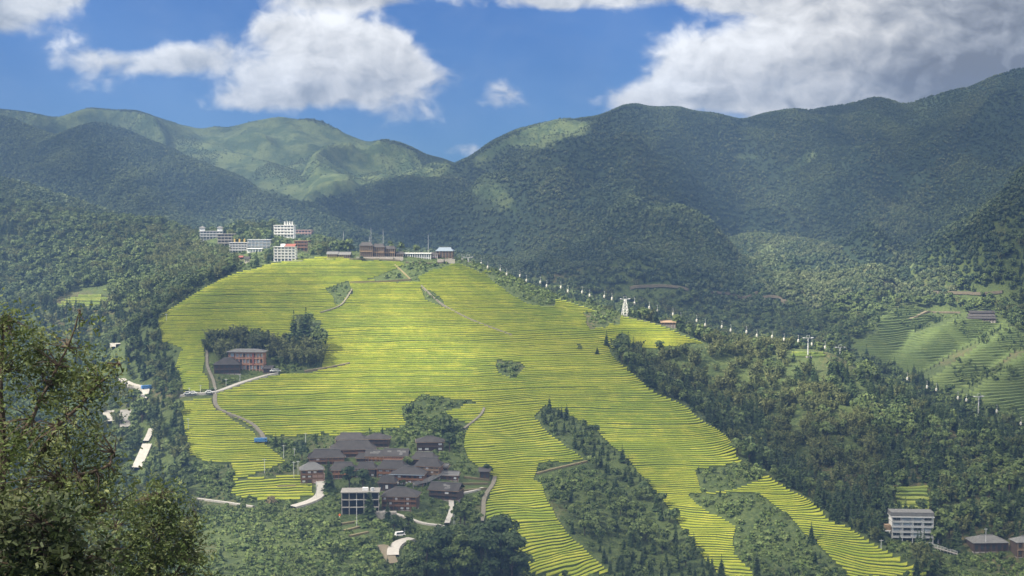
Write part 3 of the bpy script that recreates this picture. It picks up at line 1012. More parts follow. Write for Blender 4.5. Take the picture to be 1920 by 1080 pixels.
# ------------------------------------------------------------------ unseen clouds added overhead, their gaps shaped to light the land
LIT = [  # sunlit ground in the photograph: polygon, strength, softness in pixels
    ([(470, 505), (620, 478), (870, 470), (1000, 535), (1180, 585), (1330, 638), (1180, 655), (1080, 660), (990, 690), (850, 700), (760, 700), (610, 690), (592, 640), (600, 590), (650, 560), (560, 520)], 1.0, 16),
    ([(500, 712), (640, 700), (860, 700), (960, 730), (820, 745), (700, 770), (560, 765), (430, 745)], 0.75, 14),
    ([(300, 560), (420, 515), (560, 500), (640, 560), (590, 640), (390, 645), (310, 640)], 0.27, 16),
    ([(560, 505), (640, 500), (720, 520), (640, 540)], -0.4, 10),
    ([(400, 620), (560, 590), (590, 640), (400, 645)], 0.3, 12),
    ([(960, 690), (1180, 670), (1440, 870), (1780, 1090), (1300, 1090), (1000, 1090), (900, 940), (870, 760)], 0.17, 20), ([(1030, 770), (1120, 800), (1260, 950), (1380, 1090), (1130, 1090), (1030, 940)], 0.2, 14),
    ([(1150, 800), (1400, 820), (1440, 880), (1240, 880)], 0.25, 16),
    ([(420, 760), (860, 740), (860, 840), (560, 830)], 0.32, 20),
    ([(1180, 640), (1500, 640), (1560, 690), (1480, 760), (1250, 730)], 0.6, 24),
    ([(1500, 650), (1900, 830), (1700, 860), (1520, 760)], 0.40, 20),
    ([(1380, 730), (1500, 720), (1900, 880), (1920, 1080), (1760, 1080), (1440, 870)], 0.22, 30),
    ([(1480, 650), (1555, 650), (1555, 675), (1480, 675)], 0.6, 6),
    ([(370, 410), (620, 415), (620, 500), (500, 505), (370, 480)], 0.75, 14),
    ([(300, 480), (470, 480), (420, 520), (300, 560), (150, 600), (120, 540)], 0.38, 26),
    ([(0, 320), (250, 380), (380, 450), (250, 540), (0, 520)], 0.34, 26),
    ([(620, 500), (700, 495), (725, 530), (640, 530)], -0.5, 10), ([(840, 545), (960, 560), (940, 590), (860, 580)], -0.4, 10), ([(1000, 555), (1070, 580), (1060, 610), (1000, 590)], -0.35, 10),
    ([(950, 690), (1170, 690), (1300, 770), (1400, 850), (1200, 840), (1020, 770)], -0.22, 16), ([(420, 720), (560, 705), (600, 740), (430, 760)], -0.4, 12), ([(700, 690), (960, 700), (900, 722), (720, 712)], -0.45, 9),
    ([(330, 570), (560, 560), (590, 590), (560, 640), (400, 640), (320, 620)], -0.25, 16),
    ([(0, 420), (200, 440), (460, 470), (420, 520), (250, 560), (0, 540)], 0.25, 20), ([(1180, 640), (1500, 640), (1640, 720), (1500, 850), (1300, 760)], 0.25, 24),
    # ridges
    ([(50, 212), (165, 200), (300, 218), (400, 238), (530, 214), (640, 240), (800, 292), (860, 310), (820, 340), (700, 350), (560, 380), (430, 330), (330, 290), (250, 250), (180, 225), (110, 245)], 0.48, 10),
    ([(850, 340), (870, 360), (940, 345), (965, 385), (900, 370)], 0.8, 5),
    ([(900, 290), (1000, 230), (1050, 218), (1110, 232), (1100, 250), (1010, 275), (960, 270), (880, 310)], 0.75, 9),
    ([(1370, 288), (1430, 290), (1420, 300), (1380, 298)], 0.6, 6), ([(1470, 310), (1530, 278), (1535, 290), (1480, 325)], 0.8, 6),
    ([(1340, 440), (1440, 440), (1560, 470), (1680, 470), (1760, 505), (1860, 560), (1920, 620), (1920, 700), (1780, 640), (1640, 640), (1600, 600), (1450, 560), (1400, 500)], 0.95, 20),
    ([(1740, 500), (1860, 560), (1900, 620), (1820, 630), (1720, 570)], 0.3, 16),
    ([(1620, 640), (1720, 575), (1920, 590), (1930, 800), (1760, 730)], 0.45, 20),
    ([(1225, 490), (1270, 495), (1260, 505), (1230, 500)], 0.5, 6),
    ([(700, 470), (1150, 560), (1150, 500), (900, 440)], -0.3, 20),
    ([(1700, 690), (1920, 760), (1920, 860), (1750, 760)], 0.30, 20),
    ([(380, 950), (620, 950), (640, 1000), (480, 1050)], 0.40, 30), ([(380, 960), (700, 960), (740, 1090), (360, 1090)], 0.35, 30), ([(1290, 920), (1420, 920), (1600, 1090), (1360, 1090)], 0.2, 16),
    ([(0, 560), (240, 560), (380, 900), (380, 1080), (0, 1080)], 0.55, 30),
    ([(560, 800), (930, 810), (930, 960), (640, 960)], 0.3, 30),
]


def lit_map(s=5):
    h, w = 1080 // s + 60, 1920 // s + 80
    uu, vv = np.meshgrid((np.arange(w) - 40) * s + s / 2, (np.arange(h) - 30) * s + s / 2)
    A = np.zeros((h, w))

    def blur(B, r):
        n = max(1, int(round(r / s)))
        for _ in range(2):
            for ax in (0, 1):
                c = np.cumsum(np.pad(B, [(n + 1, n) if a == ax else (0, 0) for a in (0, 1)], mode='edge'), axis=ax)
                B = (np.take(c, range(2 * n + 1, c.shape[ax]), ax) - np.take(c, range(0, c.shape[ax] - 2 * n - 1), ax)) / (2 * n + 1)
        return B
    for poly, k, soft in LIT:
        A += k * blur(inside(poly, uu, vv).astype(float), soft)
    return np.clip(A * 0.92 + 0.12, 0, 1), s


def build_shade_cloud():
    H, TH = 620.0, 26.0
    A, s = lit_map()
    xs = np.arange(-2500, 1700, 22.0); ys = np.arange(-700, 2560, 22.0)
    X, Y = np.meshgrid(xs, ys)
    # where does the shade of each bit of cloud fall?
    best = np.zeros(X.shape, bool)
    gx = np.zeros(X.shape); gy = np.ones(X.shape) * 500; gzv = np.zeros(X.shape)
    for zt in np.arange(300, -200, -4.0):
        k = (H - zt) / SUN.z
        px_ = X - SUN.x * k; py_ = Y - SUN.y * k
        okk = (py_ > 5) & (np.abs(px_ / np.maximum(py_, 5)) < 0.5) & (py_ < 2700) & ~best
        g = np.where(okk, gz(px_, np.maximum(py_, 5.0)), -999)
        hit_ = okk & (g >= zt)
        gx[hit_] = px_[hit_]; gy[hit_] = py_[hit_]; gzv[hit_] = zt
        best |= hit_
    u, v = project(gx, gy, gzv)
    hid = np.where(best, grid_at(HID, gx, np.maximum(gy, 5.0)), 99)
    h, w = A.shape
    ci = np.clip((u / s + 40).astype(int), 0, w - 1); ri = np.clip((v / s + 30).astype(int), 0, h - 1)
    lit = np.where(best, A[ri, ci], 0.25)
    lit = np.where(best & (gy > 1400), np.maximum(lit, np.where(u < 860, 0.16, 0.26) + 0.42 * (VN[6](gx / 170, gy / 120) - 0.45)), lit)
    lit = np.where(best & (hid > 15), 0.35, lit)
    patch = np.clip(VN[7](gx / 130, gy / 55) * 0.65 + VN[9](gx / 48, gy / 26) * 0.35 - 0.50, 0, 1)
    lit = np.where(best & (gy < 1060) & (gy > 560) & (lit > 0.3), lit * (1 - 2.6 * np.clip(patch, 0, 0.26)), lit)
    near = (gy < 440) & best
    lit = np.where(near, 0.6, lit)
    dap = (VN[7](X / 70, Y / 70) - 0.5) * 0.5 + (VN[8](X / 32, Y / 32) - 0.5) * 0.3
    cover = np.clip(1 - lit + dap * np.clip(4 * lit * (1 - lit), 0.0, 1) * 0.8, 0.0, 1)
    for _ in range(1):
        c = cover.copy()
        c[1:-1, 1:-1] = (cover[1:-1, 1:-1] * 2 + cover[:-2, 1:-1] + cover[2:, 1:-1] + cover[1:-1, :-2] + cover[1:-1, 2:]) / 6
        cover = c
    edge = np.minimum.reduce([X - xs[0], xs[-1] - X, Y - ys[0], ys[-1] - Y]) / 160
    cover *= np.clip(edge, 0, 1)
    lump = (VN[4](X / 120, Y / 120) - 0.5) * 30 + (VN[5](X / 50, Y / 50) - 0.5) * 16
    top = H + 1 + (TH + lump * 0.6) * np.clip(cover, 0, 1) + lump * 0.5
    bot = H - 1 - 8 * cover + lump * 0.5
    ny, nx = X.shape
    V = np.concatenate([np.stack([X, Y, bot], -1).reshape(-1, 3), np.stack([X, Y, top], -1).reshape(-1, 3)])
    i = (np.arange(ny - 1)[:, None] * nx + np.arange(nx - 1)[None, :])
    keep = (cover[:-1, :-1] + cover[1:, :-1] + cover[:-1, 1:] + cover[1:, 1:]) > 0.02
    q = np.stack([i, i + 1, i + nx + 1, i + nx], -1)[keep]
    Q = np.concatenate([q[:, ::-1], q + ny * nx])

    def fn(t, b):
        N, L, m, ramp, mix, noise, vmath = nodes_of(t)
        at = N.new('ShaderNodeAttribute'); at.attribute_name = 'cover'
        c = at.outputs['Fac']
        a = m('SUBTRACT', 1.0, m('POWER', m('SUBTRACT', 1.0, m('MULTIPLY', c, 0.96)), 0.5))
        tl = N.new('ShaderNodeBsdfTranslucent'); tl.inputs[0].default_value = (CLOUD_GLOW, CLOUD_GLOW, CLOUD_GLOW * 1.02, 1)
        tp = N.new('ShaderNodeBsdfTransparent')
        ms = N.new('ShaderNodeMixShader')
        L.new(a, ms.inputs[0]); L.new(tp.outputs[0], ms.inputs[1]); L.new(tl.outputs[0], ms.inputs[2])
        L.new(ms.outputs[0], t.nodes['Material Output'].inputs[0])
    me = np_mesh('cloud', V, Q, [mat('cloud', fn)], smooth=True)
    at = me.attributes.new('cover', 'FLOAT', 'POINT')
    at.data.foreach_set('value', np.concatenate([cover.ravel(), cover.ravel()]).astype(np.float32))
    o = link('cloud', me)
    o['kind'] = 'stuff'
    o['label'] = 'broken cloud cover drifting overhead'


CLOUD_GLOW = 0.80  # light passed through the added deck, set to fill the shade
build_shade_cloud()


def build_haze():
    mb = MB()

    def fn(t, b):
        t.nodes.remove(b)
        v = t.nodes.new('ShaderNodeVolumePrincipled')
        v.inputs['Color'].default_value = (0.32, 0.55, 1.0, 1)
        v.inputs['Density'].default_value = HAZE_DENSITY
        v.inputs['Anisotropy'].default_value = 0.2
        t.links.new(v.outputs[0], t.nodes['Material Output'].inputs['Volume'])
    mb.box(-1620, 1620, -60, 2860, GZ.min() - 8, GZ.max() + 30, mat('haze', fn))
    o = mb.build('haze')
    o['kind'] = 'stuff'


build_haze()


# ------------------------------------------------------------------ vegetation
M_CONIFER = leafy('conifer_needles', ((0.032, 0.061, 0.024, 1), (0.059, 0.093, 0.032, 1), (0.076, 0.112, 0.037, 1)))
M_BROAD = leafy('broad_leaves', ((0.046, 0.079, 0.024, 1), (0.102, 0.142, 0.038, 1), (0.132, 0.168, 0.048, 1)))
M_BAMBOO = leafy('bamboo_leaves', ((0.074, 0.105, 0.034, 1), (0.142, 0.160, 0.055, 1), (0.184, 0.200, 0.071, 1)), transl=0.35)
M_SHRUB = leafy('shrub_leaves', ((0.069, 0.113, 0.030, 1), (0.132, 0.184, 0.046, 1), (0.172, 0.207, 0.063, 1)))
M_FAR = leafy('mountain_leaves', ((0.029, 0.055, 0.026, 1), (0.068, 0.099, 0.039, 1), (0.104, 0.137, 0.049, 1)), scale=0.012, transl=0.15)
M_FARSUN = leafy('pale_mountain_leaves', ((0.070, 0.100, 0.040, 1), (0.120, 0.150, 0.062, 1), (0.160, 0.185, 0.085, 1)), scale=0.05, transl=0.3)  # paler copy with sunlight and crest relief put into the leaf colour
M_NEAR = leafy('olive_leaves', ((0.060, 0.092, 0.028, 1), (0.109, 0.140, 0.039, 1), (0.196, 0.218, 0.092, 1)), scale=1.2, transl=0.35)
M_DARKLEAF = leafy('dark_leaves', ((0.022, 0.036, 0.014, 1), (0.050, 0.066, 0.022, 1), (0.080, 0.095, 0.035, 1)), scale=1.2, transl=0.25)
M_CULM = plain('bamboo_culm', (0.085, 0.105, 0.04), var=0.3)
M_BARK = plain('bark', (0.085, 0.065, 0.048), var=0.4, scale=1.5)


class Leaves:
    def __init__(self):
        self.v = []; self.n = 0

    def quad(self, c, ax, bx):
        c = np.asarray(c); ax = np.asarray(ax); bx = np.asarray(bx)
        self.v.append(np.stack([c - ax - bx, c + ax - bx, c + ax + bx, c - ax + bx]))

    def mesh(self, name, m_):
        V = np.concatenate(self.v)
        return np_mesh(name, V, np.arange(len(V)).reshape(-1, 4), [m_])


def rnd_unit(r):
    v = r.normal(size=3)
    return v / np.linalg.norm(v)


def frame_for(n, r):
    t = np.cross(n, rnd_unit(r)); t /= np.linalg.norm(t) + 1e-9
    return t, np.cross(n, t)


def conifer_meshes(seed, h=10.0, slim=0.20, tiers=15, m_=None):
    r = np.random.default_rng(seed)
    L = Leaves()
    for k in range(tiers):
        f = k / (tiers - 1)
        z = h * (0.14 + 0.84 * f)
        R = h * slim * (1 - f) ** 0.85 * (0.85 + 0.3 * r.random()) + 0.12
        nb = 7 if f < 0.7 else 5
        a0 = r.random() * 6.28
        for b in range(nb):
            a = a0 + 6.283 * b / nb + r.normal() * 0.22
            rr = R * (0.7 + 0.5 * r.random())
            d = np.array([math.cos(a), math.sin(a), -0.28 + 0.25 * f + 0.15 * r.normal()])
            s = np.array([-math.sin(a), math.cos(a), 0.25 * r.normal()])
            wd = 0.16 * h * (1 - f) * 0.42 + 0.18
            up = np.array([0, 0, 0.12 * wd])
            L.quad(np.array([0, 0, z]) + d * rr * 0.35, d * rr * 0.35, s * wd)
            L.quad(np.array([0, 0, z - 0.04 * h * (1 - f)]) + d * rr * 0.78, (d + np.array([0, 0, -0.25])) * rr * 0.26, s * wd * 0.75 + up)
    L.quad((0, 0, h * 0.97), (0.12, 0.05, 0), (0, 0, h * 0.05))
    L.quad((0, 0, h * 0.97), (-0.05, 0.12, 0), (0, 0, h * 0.05))
    t = MB(); t.tube((0, 0, -1.5), (0, 0, h * 0.9), h * 0.018, 0.04, M_BARK, 5)
    return L.mesh('crown', m_ or M_CONIFER), t.mesh('trunk')


def broad_meshes(seed, h=9.0, w=7.0, nleaf=330, size=0.55, m_=None, base=0.22):
    r = np.random.default_rng(seed)
    L = Leaves()
    t = MB(); t.tube((0, 0, -1.5), (0, 0, h * 0.45), h * 0.028, h * 0.018, M_BARK, 6)
    blobs = []
    nb = 9
    for i in range(nb):
        f = r.random()
        a = r.random() * 6.283
        zz = h * (base + 0.14 + 0.52 * f)
        rr = w * 0.5 * (0.70 - 0.55 * abs(f - 0.3)) * (0.5 + 0.6 * r.random())
        c = np.array([rr * math.cos(a), rr * math.sin(a), zz])
        blobs.append((c, (0.15 + 0.13 * r.random()) * w))
        t.tube((0, 0, h * (0.2 + 0.2 * r.random())), c, h * 0.012, h * 0.004, M_BARK, 4)
    blobs.append((np.array([0, 0, h * 0.78]), 0.22 * w))
    for i in range(nleaf):
        c, R = blobs[int(r.integers(len(blobs)))]
        d = rnd_unit(r)
        if d[2] < -0.3:
            d[2] *= -0.6
        p = c + d * R * np.array([1, 1, 0.8]) * (0.75 + 0.35 * r.random())
        n = d + 0.6 * rnd_unit(r) + np.array([0, 0, 0.35]); n /= np.linalg.norm(n)
        a, b = frame_for(n, r)
        s = size * (0.6 + 0.8 * r.random())
        L.quad(p, a * s, b * s * 0.7)
    return L.mesh('crown', m_ or M_BROAD), t.mesh('trunk')


def bamboo_meshes(seed, h=10.0, n=17, m_=None):
    r = np.random.default_rng(seed)
    L = Leaves(); t = MB()
    for i in range(n):
        a = r.random() * 6.283
        b = np.array([math.cos(a), math.sin(a), 0]) * (0.3 + 1.9 * r.random())
        lean = np.array([math.cos(a), math.sin(a), 0]) * h * (0.10 + 0.22 * r.random())
        hh = h * (0.75 + 0.35 * r.random())
        pts_ = []
        for k in range(7):
            f = k / 6
            pts_.append(b + lean * f ** 2.4 + np.array([0, 0, hh * (f - 0.16 * f ** 5)]))
        if i % 3 == 0:
            for k in range(0, 5, 2):
                t.tube(pts_[k] - np.array([0, 0, 1.0 if k == 0 else 0]), pts_[k + 2], 0.07, 0.05, M_CULM, 3)
        for k in range(16):
            f = 0.30 + 0.70 * k / 15
            q = f * 6; j = min(int(q), 5)
            p = pts_[j] + (pts_[j + 1] - pts_[j]) * (q - j)
            ax = pts_[min(j + 1, 6)] - pts_[j]; ax /= np.linalg.norm(ax)
            d = rnd_unit(r); d[2] = -0.45 * abs(d[2]) - 0.15
            wd = (0.85 * (1 - 0.62 * abs(f - 0.55) / 0.45)) * (0.7 + 0.6 * r.random())
            n_ = np.cross(d, ax); n_ /= np.linalg.norm(n_) + 1e-9
            L.quad(p + d * wd * 0.8, d * wd, (0.55 * ax + 0.5 * n_) * 0.42)
    return L.mesh('crown', m_ or M_BAMBOO), t.mesh('trunk')


def shrub_mesh(seed, w=2.2, h=1.5, n=46, m_=None):
    r = np.random.default_rng(seed)
    L = Leaves()
    for i in range(n):
        d = rnd_unit(r); d[2] = abs(d[2])
        k = 0.65 + 0.45 * r.random()
        p = d * np.array([w * 0.5, w * 0.5, h]) * k
        nn = d + 0.7 * rnd_unit(r); nn /= np.linalg.norm(nn)
        a, b = frame_for(nn, r)
        s = 0.34 * (0.6 + 0.8 * r.random())
        L.quad(p, a * s * 1.2, b * s * 0.7)
    return L.mesh('shrub', m_ or M_SHRUB)


def canopy_mesh(seed, h=7.0, w=6.5, n=62, m_=None):
    r = np.random.default_rng(seed)
    L = Leaves()
    for i in range(n):
        d = rnd_unit(r); d[2] = abs(d[2]) if r.random() < 0.85 else -0.4 * abs(d[2])
        p = np.array([0, 0, h * 0.42]) + d * np.array([w * 0.5, w * 0.5, h * 0.58]) * (0.75 + 0.35 * r.random())
        nn = d + 0.6 * rnd_unit(r); nn /= np.linalg.norm(nn)
        a, b = frame_for(nn, r)
        s = 1.0 * (0.6 + 0.7 * r.random())
        L.quad(p, a * s, b * s * 0.75)
    return L.mesh('crown', m_ or M_FAR)


# --- zones of vegetation in the photograph
Z_LEFT = [(-400, 250), (0, 290), (200, 350), (420, 432), (480, 445), (610, 468), (600, 484), (480, 508), (410, 524), (300, 592), (306, 640), (325, 700), (345, 760), (345, 850), (375, 940), (440, 985), (300, 1085), (-400, 1085)]
Z_SPUR = [(1105, 572), (1240, 598), (1340, 625), (1400, 632), (1540, 640), (1700, 705), (1980, 830), (1980, 1090), (1770, 1085), (1660, 1018), (1505, 915), (1435, 870), (1365, 798), (1312, 750), (1250, 728), (1165, 683), (1150, 660), (1240, 655), (1335, 640), (1250, 606)]
Z_BAMBOO = [[(1175, 655), (1330, 635), (1420, 640), (1480, 655), (1490, 720), (1400, 770), (1300, 740), (1240, 720)],
            [(1390, 740), (1480, 715), (1560, 740), (1640, 800), (1650, 900), (1560, 945), (1470, 850)],
            [(100, 360), (300, 400), (390, 440), (330, 470), (120, 420)], [(300, 470), (470, 480), (420, 520), (300, 540)],
            [(388, 645), (550, 640), (560, 600), (590, 610), (604, 690), (500, 660), (400, 690)],
            [(1100, 572), (1250, 606), (1330, 640), (1350, 625), (1200, 575)], [(1420, 830), (1500, 820), (1520, 870), (1460, 870)]]
Z_GULLY = [(1022, 760), (1060, 775), (1130, 815), (1188, 880), (1240, 935), (1284, 1000), (1350, 1090), (1150, 1090), (1066, 1005), (1036, 950), (1030, 915), (1100, 900), (1095, 862), (1040, 815), (1005, 785)]
Z_BOTTOM = [(800, 1000), (840, 985), (915, 970), (945, 960), (990, 1090), (740, 1090), (760, 1040)]
Z_SHRUBS = [[(380, 950), (640, 960), (740, 1050), (720, 1090), (300, 1090)], [(1288, 928), (1420, 925), (1475, 965), (1530, 1020), (1590, 1085), (1420, 1090), (1375, 1040), (1378, 990), (1305, 948)],
            [(350, 850), (440, 850), (560, 880), (440, 905), (380, 940)], [(760, 780), (860, 790), (880, 860), (860, 880), (760, 830), (700, 820)],
            [(1010, 870), (1090, 865), (1140, 910), (1050, 930), (1000, 900)], [(1305, 885), (1445, 870), (1400, 915), (1315, 925)], [(860, 940), (900, 950), (905, 980), (850, 985)],
            [(640, 484), (870, 488), (870, 500), (780, 525), (690, 530), (740, 500)], [(905, 508), (950, 520), (1040, 563), (1040, 580), (985, 568), (940, 540)],
            [(612, 545), (655, 528), (664, 553), (632, 574), (590, 595)], [(785, 540), (815, 552), (835, 580), (800, 566)], [(1095, 588), (1160, 582), (1165, 606), (1105, 622)],
            [(500, 690), (606, 680), (640, 690), (560, 700), (495, 708)], [(1760, 1040), (1930, 1035), (1930, 1090), (1740, 1085)], [(928, 678), (975, 682), (985, 692), (960, 712), (938, 700)]]
Z_CLEAR = [[(1480, 652), (1555, 652), (1555, 674), (1480, 674)], [(95, 572), (140, 543), (207, 534), (207, 577), (110, 582)], [(1675, 912), (1742, 912), (1747, 964), (1678, 964)],
           [(735, 1005), (765, 1005), (765, 1020), (745, 1060), (730, 1050)]]
Z_LOW = [[(560, 815), (690, 805), (735, 810), (735, 840), (830, 855), (865, 905), (850, 935), (800, 965), (710, 985), (645, 975), (640, 935), (560, 905)],
         [(395, 692), (500, 692), (505, 710), (395, 715)], [(605, 462), (860, 455), (860, 492), (605, 490)]]


def classify(x, y):
    """0 nothing, 1 mixed wood, 2 bamboo, 3 spur wood, 4 gully, 5 bottom wood, 6 shrubs, 7 mountain, 8 far terraces"""
    z = gz(x, y)
    u, v = project(x, y, z)
    hid = grid_at(HID, x, y)
    c = np.zeros(x.shape, int)
    c[:] = 6
    c[(y > 1050)] = 1
    c[inside(Z_LEFT, u, v) & (y < 1400)] = 1
    c[inside(Z_SPUR, u, v)] = 3
    c[in_any(Z_BAMBOO, u, v) & (y < 1250)] = 2
    c[inside(Z_GULLY, u, v)] = 4
    c[in_any(Z_SHRUBS, u, v)] = 6
    c[inside(Z_BOTTOM, u, v)] = 5
    c[(y > 1330) & (c <= 1)] = 7
    tp = is_terrace(u, v) & (y < 1080)
    c[tp] = np.where(u[tp] > 1150, 3, 6)
    c[grid_at(OCC.astype(float), x, y) > 0.25] = 0
    c[in_any(Z_LOW, u, v) & (y < 1100)] = 6
    c[in_any(Z_CLEAR, u, v)] = 0
    far = in_any(FAR_RIGHT, u, v) & (y > 950)
    c[far] = 8
    hidn = hid > 2.5
    c[hidn & (y < 1330)] = np.where(hid[hidn & (y < 1330)] < 30, 1, 0)
    c[hidn & (u > 600) & (u < 1105) & (y < 1330)] = 0
    c[hidn & (y < 560)] = 0
    c[(u < -120) | (u > 2040) | (v > 1130)] = 0
    return c, z, u, v, hid


def scatter(n, xr, yr, seed):
    r = np.random.default_rng(seed)
    y = np.sqrt(r.random(n) * (yr[1] ** 2 - yr[0] ** 2) + yr[0] ** 2)
    x = (r.random(n) * (xr[1] - xr[0]) + xr[0]) * y
    return x, y


def thin(x, y, d):
    """keep points at least about d apart (hash grid)"""
    order = np.arange(len(x))
    cell = {}
    keep = []
    for i in order:
        k = (int(x[i] // d[i]), int(y[i] // d[i]))
        if k in cell:
            continue
        cell[k] = 1
        keep.append(i)
    return np.array(keep, int)


def stuff_points(name, proto, pts_, scl, rot, label):
    """one object that stands a crowd of copies of an existing plant's crown on points"""
    me = bpy.data.meshes.new(name)
    me.vertices.add(len(pts_))
    me.vertices.foreach_set('co', np.asarray(pts_, np.float32).ravel())
    a = me.attributes.new('size', 'FLOAT', 'POINT'); a.data.foreach_set('value', np.asarray(scl, np.float32))
    a = me.attributes.new('turn', 'FLOAT', 'POINT'); a.data.foreach_set('value', np.asarray(rot, np.float32))
    o = link(name, me)
    o['kind'] = 'stuff'
    o['label'] = label
    g = bpy.data.node_groups.new(name, 'GeometryNodeTree')
    g.interface.new_socket('Geometry', in_out='INPUT', socket_type='NodeSocketGeometry')
    g.interface.new_socket('Geometry', in_out='OUTPUT', socket_type='NodeSocketGeometry')
    N, L = g.nodes, g.links
    gi = N.new('NodeGroupInput'); go = N.new('NodeGroupOutput')
    m2p = N.new('GeometryNodeMeshToPoints')
    iop = N.new('GeometryNodeInstanceOnPoints')
    oi = N.new('GeometryNodeObjectInfo'); oi.inputs[0].default_value = proto; oi.transform_space = 'ORIGINAL'
    oi.inputs['As Instance'].default_value = True
    s = N.new('GeometryNodeInputNamedAttribute'); s.data_type = 'FLOAT'; s.inputs[0].default_value = 'size'
    t = N.new('GeometryNodeInputNamedAttribute'); t.data_type = 'FLOAT'; t.inputs[0].default_value = 'turn'
    cx = N.new('ShaderNodeCombineXYZ')
    L.new(gi.outputs[0], m2p.inputs[0]); L.new(m2p.outputs[0], iop.inputs['Points'])
    L.new(oi.outputs['Geometry'], iop.inputs['Instance'])
    L.new(s.outputs[0], iop.inputs['Scale']); L.new(t.outputs[0], cx.inputs[2]); L.new(cx.outputs[0], iop.inputs['Rotation'])
    L.new(iop.outputs[0], go.inputs[0])
    md = o.modifiers.new('crowd', 'NODES')
    md.node_group = g
    return o


MARKS = {
    1: [((60, 340), 'high on the left-hand slope at the photo edge'), ((160, 430), 'in the middle of the left-hand slope'), ((330, 420), 'on the left-hand slope below the dark spur'), ((420, 480), 'just below the upper village hotels'),
        ((560, 450), 'among the upper village hotels'), ((330, 530), 'along the upper left rim of the terraces'), ((200, 500), 'above the small lone left-hand terrace'), ((120, 620), 'behind the crown of the big foreground tree'),
        ((230, 600), 'in the ravine right of the small lone terrace'), ((300, 650), 'along the left rim of the terraces'), ((260, 760), 'beside the pale ravine road'), ((310, 840), 'right of the lower white road patch'), ((330, 900), 'left of the scrub under the left terraces'), ((330, 960), 'just under the lower white strip'), ((400, 960), 'right of the round foreground crown'), ((320, 1030), 'low between the round foreground crown and the scrub'), ((400, 1040), 'at the bottom edge right of the round foreground crown'), ((250, 900), 'behind the round foreground crown')],
    2: [((430, 640), 'behind the brick-red hotel'), ((520, 640), 'in the grove right of the brick-red hotel'), ((590, 620), 'at the right end of the grove'), ((1230, 590), 'on the crest behind the lattice pylon'), ((1300, 690), 'at the upper left corner of the right-hand spur'),
        ((1440, 690), 'below the small bright crest terrace'), ((1500, 830), 'in the brownish patch on the spur'), ((1600, 830), 'at the right of the brownish patch on the spur'), ((250, 410), 'in the pale belt of the left-hand slope')],
    3: [((1220, 700), 'beside the upper striped edge of the terraces'), ((1340, 780), 'beside the middle striped edge of the terraces'), ((1480, 880), 'beside the lower striped edge of the terraces'), ((1560, 930), 'on the slope left of the white stilted hotel'), ((1640, 980), 'right beside the white stilted hotel'), ((1620, 900), 'up the slope from the white stilted hotel'), ((1400, 630), 'on the crest left of the small bright terrace'),
        ((1600, 700), 'on the crest right of the small bright terrace'), ((1560, 780), 'in the middle of the spur'), ((1720, 800), 'on the right part of the spur near the low cabins'), ((1850, 830), 'at the right end of the spur crest'), ((1700, 900), 'above the white stilted hotel'), ((1850, 930), 'above the weathered long house')],
    4: [((1060, 800), 'at the head of the gully'), ((1150, 860), 'in the upper gully'), ((1080, 960), 'in the left arm of the gully'), ((1200, 980), 'in the middle of the gully'), ((1250, 1060), 'at the foot of the gully'), ((1130, 1060), 'at the lower left of the gully')],
    5: [((800, 1040), 'at the left of the bottom wood'), ((870, 1040), 'in the middle of the bottom wood'), ((940, 1020), 'at the right of the bottom wood')],
    6: [((700, 500), 'below the summit halls'), ((980, 540), 'in the strip under the cable car'), ((640, 550), 'in the scrub between the upper fields'), ((1130, 600), 'round the lattice pylon'), ((450, 690), 'round the brick-red hotel'), ((400, 870), 'in the scrub left of the village'), ((680, 880), 'between the village houses'),
        ((820, 810), 'right behind the village'), ((420, 975), 'under the lower white strip'), ((430, 1030), 'in the left part of the bottom scrub'), ((500, 970), 'below the brown brush heap'), ((520, 1030), 'in the middle of the bottom scrub'), ((480, 1070), 'at the bottom edge of the lower left scrub'), ((600, 1060), 'at the bottom edge of the middle scrub'), ((600, 1000), 'in the scrub below the road bend'), ((700, 1040), 'beside the pale road at the bottom'), ((860, 960), 'below the dark barn'), ((1050, 900), 'above the gully trees'), ((1370, 890), 'in the scrub patch at the right terrace edge'),
        ((1400, 980), 'at the top of the lower right scrub'), ((1480, 1050), 'low in the lower right scrub'), ((1320, 1040), 'at the left of the lower right scrub'), ((1830, 1060), 'below the weathered long house'), ((780, 580), 'along the field boundary in the upper terraces')],
}


def where_words(c, u, v, zone_words):
    q = MARKS.get(c)
    if not q:
        return 'in ' + zone_words[c]
    return min(q, key=lambda m_: (m_[0][0] - u) ** 2 + (m_[0][1] - v) ** 2)[1]


BOXES = []      # fronts of the buildings: u0, u1, v top, v base, distance, depth


